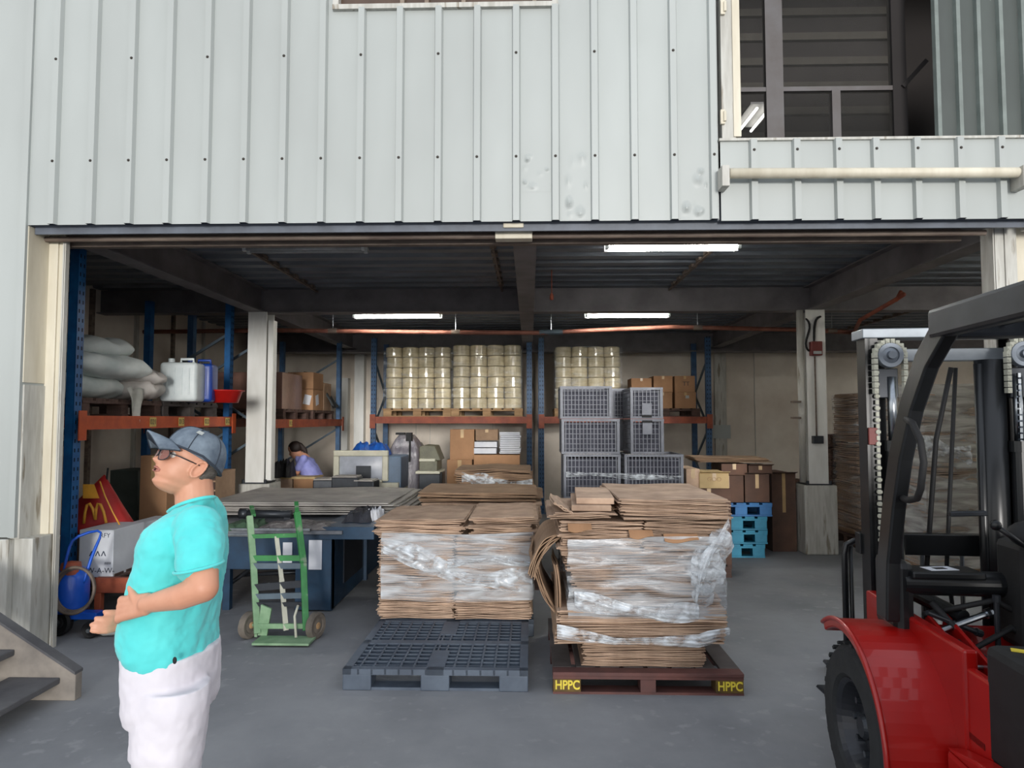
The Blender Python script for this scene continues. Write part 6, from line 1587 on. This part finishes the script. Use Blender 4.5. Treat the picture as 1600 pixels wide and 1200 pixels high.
# cap: panelled dome with a curved brim
def dome(g):
    rings = []
    for i in range(15):
        t = R(92)*i/14; r = []
        for k in range(48):
            p = 2*math.pi*k/48; rf = .106 if math.cos(p) > 0 else .114
            rad = math.sin(R(92)-t)**.62 if t < R(91.9) else .02
            base = .030-.030*max(0, -math.cos(p))
            r.append(HP(-.006+rf*math.cos(p)*rad, base+(.124-base)*math.sin(t)**1.1, .089*math.sin(p)*rad))
        rings.append(r)
    g.loft(rings)
cp = on('cap', m_cap, dome, smooth=True)
def brim(g, dz=0.):
    def fn(u, v):
        s = (u-.5)*2; w = .072*(1-.28*v*v)
        ext = .076*v*math.sqrt(max(0, 1-.40*s*s)); return HP(.066+.034*(1-s*s)+ext, dz+.044+.004*v-.040*s*s*(.6+.5*v)-.006*v*v, s*w*1.08)
    g.grid(fn, 24, 12)
b_ = M(); brim(b_); b_.build('brim', m_cap, cp, smooth=True, solid=.004)
b_ = M(); brim(b_, -.0035); b_.build('brim_underside', m_capd, cp, smooth=True, solid=.002)
g = M(); g.tube([HP(-.006+(.107 if math.cos(R(a)) > 0 else .115)*math.cos(R(a)), .032-.030*max(0, -math.cos(R(a))), .090*math.sin(R(a))) for a in range(0, 360, 10)], .0035, 6, closed=True); g.build('cap_band', m_capd, cp, smooth=True)
for a in (0, 60, 120, 180, 240, 300):
    g = M(); g.tube([HP(-.006+(.107 if math.cos(R(a)) > 0 else .115)*math.cos(R(a))*math.sin(R(92)-t)**.62, .030-.030*max(0, -math.cos(R(a)))+(.095+.030*max(0, -math.cos(R(a))))*math.sin(t)**1.1, .090*math.sin(R(a))*math.sin(R(92)-t)**.62) for t in [R(88)*k/8 for k in range(9)]], .0016, 5); g.build('cap_seam', m_capd, cp, smooth=True)
g = M(); g.ball(HP(-.006, .125, 0), .008, .008, .005); g.build('cap_button', m_capd, cp, smooth=True)
g = M(); g.add([HP(.02+v[0], .110+v[1], .062+v[2]) for v in ((0, 0, 0), (.02, .0, .001), (.028, -.012, .006), (.006, -.012, .006))], [(0, 1, 2, 3)]); g.build('cap_emblem', m_white, cp, solid=.002)
# T-shirt
sh_ = M(); tab = [(786, 276, 336, .080, .4), (800, 259, 343, .125, .2), (815, 248, 346, .170, .1), (840, 238, 348, .190, 0), (875, 229, 347, .188, 0), (910, 218, 342, .182, 0), (945, 208, 337, .178, 0), (980, 201, 334, .178, 0), (1005, 203, 333, .176, 0), (1024, 211, 331, .170, -.12)]
rings = []
for py, p0, p1, ry, tl in tab:
    a, b = Q(p0+3, py), Q(p1-7, py); rings.append(ring((a.x+b.x)/2, Ym, (a.z+b.z)/2, (b.x-a.x)/2, ry, tilt=tl))
sh_.loft(rings)
limb(sh_, [Q(310, 825, Ym-.13), Q(313, 855, Ym-.175), Q(311, 878, Ym-.20)], [.066, .066, .063])
limb(sh_, [Q(304, 825, Ym+.13), Q(302, 855, Ym+.18), Q(302, 884, Ym+.205)], [.068, .067, .064])
sh_o = sh_.build('t_shirt', m_shirt, man, remesh=.006, sm=4, disp=[(.10, .016), (.035, .010)])
g = M(); nk = [Q(262, 800, Ym-.02), Q(270, 793, Ym-.055), Q(288, 785, Ym-.075), Q(310, 779, Ym-.075), Q(330, 776, Ym-.045), Q(338, 777, Ym), Q(330, 776, Ym+.045), Q(308, 780, Ym+.075), Q(280, 788, Ym+.065), Q(262, 800, Ym+.02)]
g.tube(nk, .006, 8, closed=True); g.build('collar', m_shirt, sh_o, smooth=True, subsurf=1)
g = M(); p = Q(311, 886, Ym-.207); g.tube([p+Vector((.063*math.cos(a), .063*math.sin(a), .012*math.cos(a))) for a in [2*math.pi*k/28 for k in range(28)]], .0045, 6, closed=True); g.build('sleeve_hem', m_shirt, sh_o, smooth=True)
text_obj('dark_monogram', 'M', .014, m_black, sh_o, Q(241, 1013, Ym-.155), (R(88), 0, R(-40)), .001)
# shorts
st_ = M(); rings = []
for py, p0, p1, ry in ((1008, 209, 332, .165), (1030, 211, 331, .172), (1060, 212, 330, .178), (1090, 212, 327, .176), (1108, 215, 320, .165)):
    a, b = Q(p0, py), Q(p1, py); rings.append(ring((a.x+b.x)/2, Ym, a.z, (b.x-a.x)/2, ry))
st_.loft(rings)
for Yl, dx in ((Ym-.095, 2), (Ym+.095, -3)):
    rings = []
    for py, p0, p1, ry in ((1050, 216, 322, .090), (1075, 213, 324, .096), (1110, 212, 319, .098), (1150, 211, 312, .096), (1185, 211, 305, .094), (1204, 211, 302, .094)):
        a, b = W(p0+dx, py, Yl), W(p1+dx, py, Yl); rings.append(ring((a.x+b.x)/2, Yl, W(p0, py, Ym).z, (b.x-a.x)/2*.97, ry))
    st_.loft(rings)
so_ = st_.build('shorts', m_short, man, remesh=.006, sm=4, disp=[(.12, .016), (.04, .006)])
if 0:
    g = M(); g.tube([Q(268, 1035, Ym-.185), Q(262, 1070, Ym-.19), Q(260, 1130, Ym-.19), Q(258, 1185, Ym-.19)], .003, 6); g.build('side_seam', m_short, so_, smooth=True)
g = M(); p = Q(273, 1032, Ym-.172); g.ball(p, .006, .004, .010); g.build('dark_button', m_black, so_)
for Yl in (Ym-.085, Ym+.085):
    g = M(); x = Q(268, 1195, Yl).x+.02; g.ball((x-.06, Yl, .05), .13, .046, .045); g.ball((x+.02, Yl, .06), .06, .042, .05); g.box(x-.18, x+.07, Yl-.042, Yl+.042, 0, .022); g.build('shoe', m_darkm, man, remesh=.006, sm=3)

# seated worker in the background
yW = 10.05
wk = thing('person', 'seated dark-haired person in a lavender blouse, bent over the far desk', 'person', (WX(478, yW, 750), yW, 0))
bd = M(); cw_ = W(461, 703, yW)
f1 = Vector((-.90, -.15, -.40)).normalized(); s1 = Vector((0, 0, 1)).cross(f1).normalized(); u1 = f1.cross(s1).normalized()
if u1.z < 0: u1 = -u1
head_mesh(bd, cw_, f1, u1, s1, 1.0, 40, 36)
limb(bd, [cw_+Vector((.02, 0, -.06)), W(474, 716, yW), W(490, 745, yW)], [.05, .09, .12], 16)
for dy in (-.17, .17):
    limb(bd, [W(473, 716, yW+dy), W(464, 738, yW+dy), W(452, 743, yW+dy*.5)], [.05, .042, .028], 14)
    hand(bd, W(452, 743, yW+dy*.5), W(445, 744, yW+dy*.4), (0, 1, 0), (0, 0, 1), .4, 1.0)
    hip = Vector((W(496, 755, yW).x, yW+dy*.6, .52)); kn = hip+Vector((-.40, 0, .02)); limb(bd, [hip, kn, kn+Vector((.02, 0, -.44))], [.085, .06, .04], 14); limb(bd, [kn+Vector((.02, 0, -.46)), kn+Vector((-.14, 0, -.49))], [.035, .03], 12)
bd.build('body', m_skin, wk, remesh=.009, sm=2)
hr = M(); hr.ball(cw_-f1*.015+u1*.03, .105, .088, .10, n=24); limb(hr, [cw_-f1*.09+u1*.03, cw_-f1*.13-u1*.06, cw_-f1*.12-u1*.16], [.045, .035, .018])
for i, v in enumerate(hr.v):
    d = v-cw_; ff = d.dot(f1); uu = d.dot(u1)
    if ff > .055 and uu < .055: hr.v[i] = v-f1*(ff-.055)*1.0
hr.build('hair', mat('dark_brown_hair', (44, 30, 26), .6), wk, remesh=.009, sm=2)
bl = M(); rings = []
for (px, py, rx, ry) in ((472, 712, .085, .12), (476, 718, .125, .19), (481, 728, .14, .185), (488, 742, .15, .18), (492, 756, .16, .18)):
    c = W(px, py, yW); rings.append(ring(c.x, yW, c.z, rx, ry, 24))
bl.loft(rings)
for dy in (-.17, .17): limb(bl, [W(474, 717, yW+dy), W(466, 732, yW+dy)], [.062, .055], 14)
bl.build('blouse', mat('lavender_cotton', (156, 160, 222), .8, rgb2=(130, 136, 200), scale=9), wk, remesh=.011, sm=3, disp=[(.08, .02)])
tr = M()
for dy in (-.10, .10):
    hip = Vector((W(496, 755, yW).x, yW+dy, .52)); kn = hip+Vector((-.40, 0, .02)); limb(tr, [hip, kn, kn+Vector((.02, 0, -.40))], [.105, .075, .06], 14)
tr.build('trousers', m_darkm, wk, remesh=.012, sm=2)
xo = W(496, 755, yW).x
t = thing('stool', 'plain dark stool under the seated worker', 'stool', (xo, yW, 0))
g = M(); g.lathe((xo, yW, .37), [(0, 0), (.18, 0), (.18, .04), (0, .05)], n=24); g.build('seat', m_black, t)
for a in range(4):
    g = M(); g.cyl((xo+.12*math.cos(a*1.57+.78), yW+.12*math.sin(a*1.57+.78), .37), (xo+.17*math.cos(a*1.57+.78), yW+.17*math.sin(a*1.57+.78), 0), .014, n=8); g.build('leg', m_steel, t)
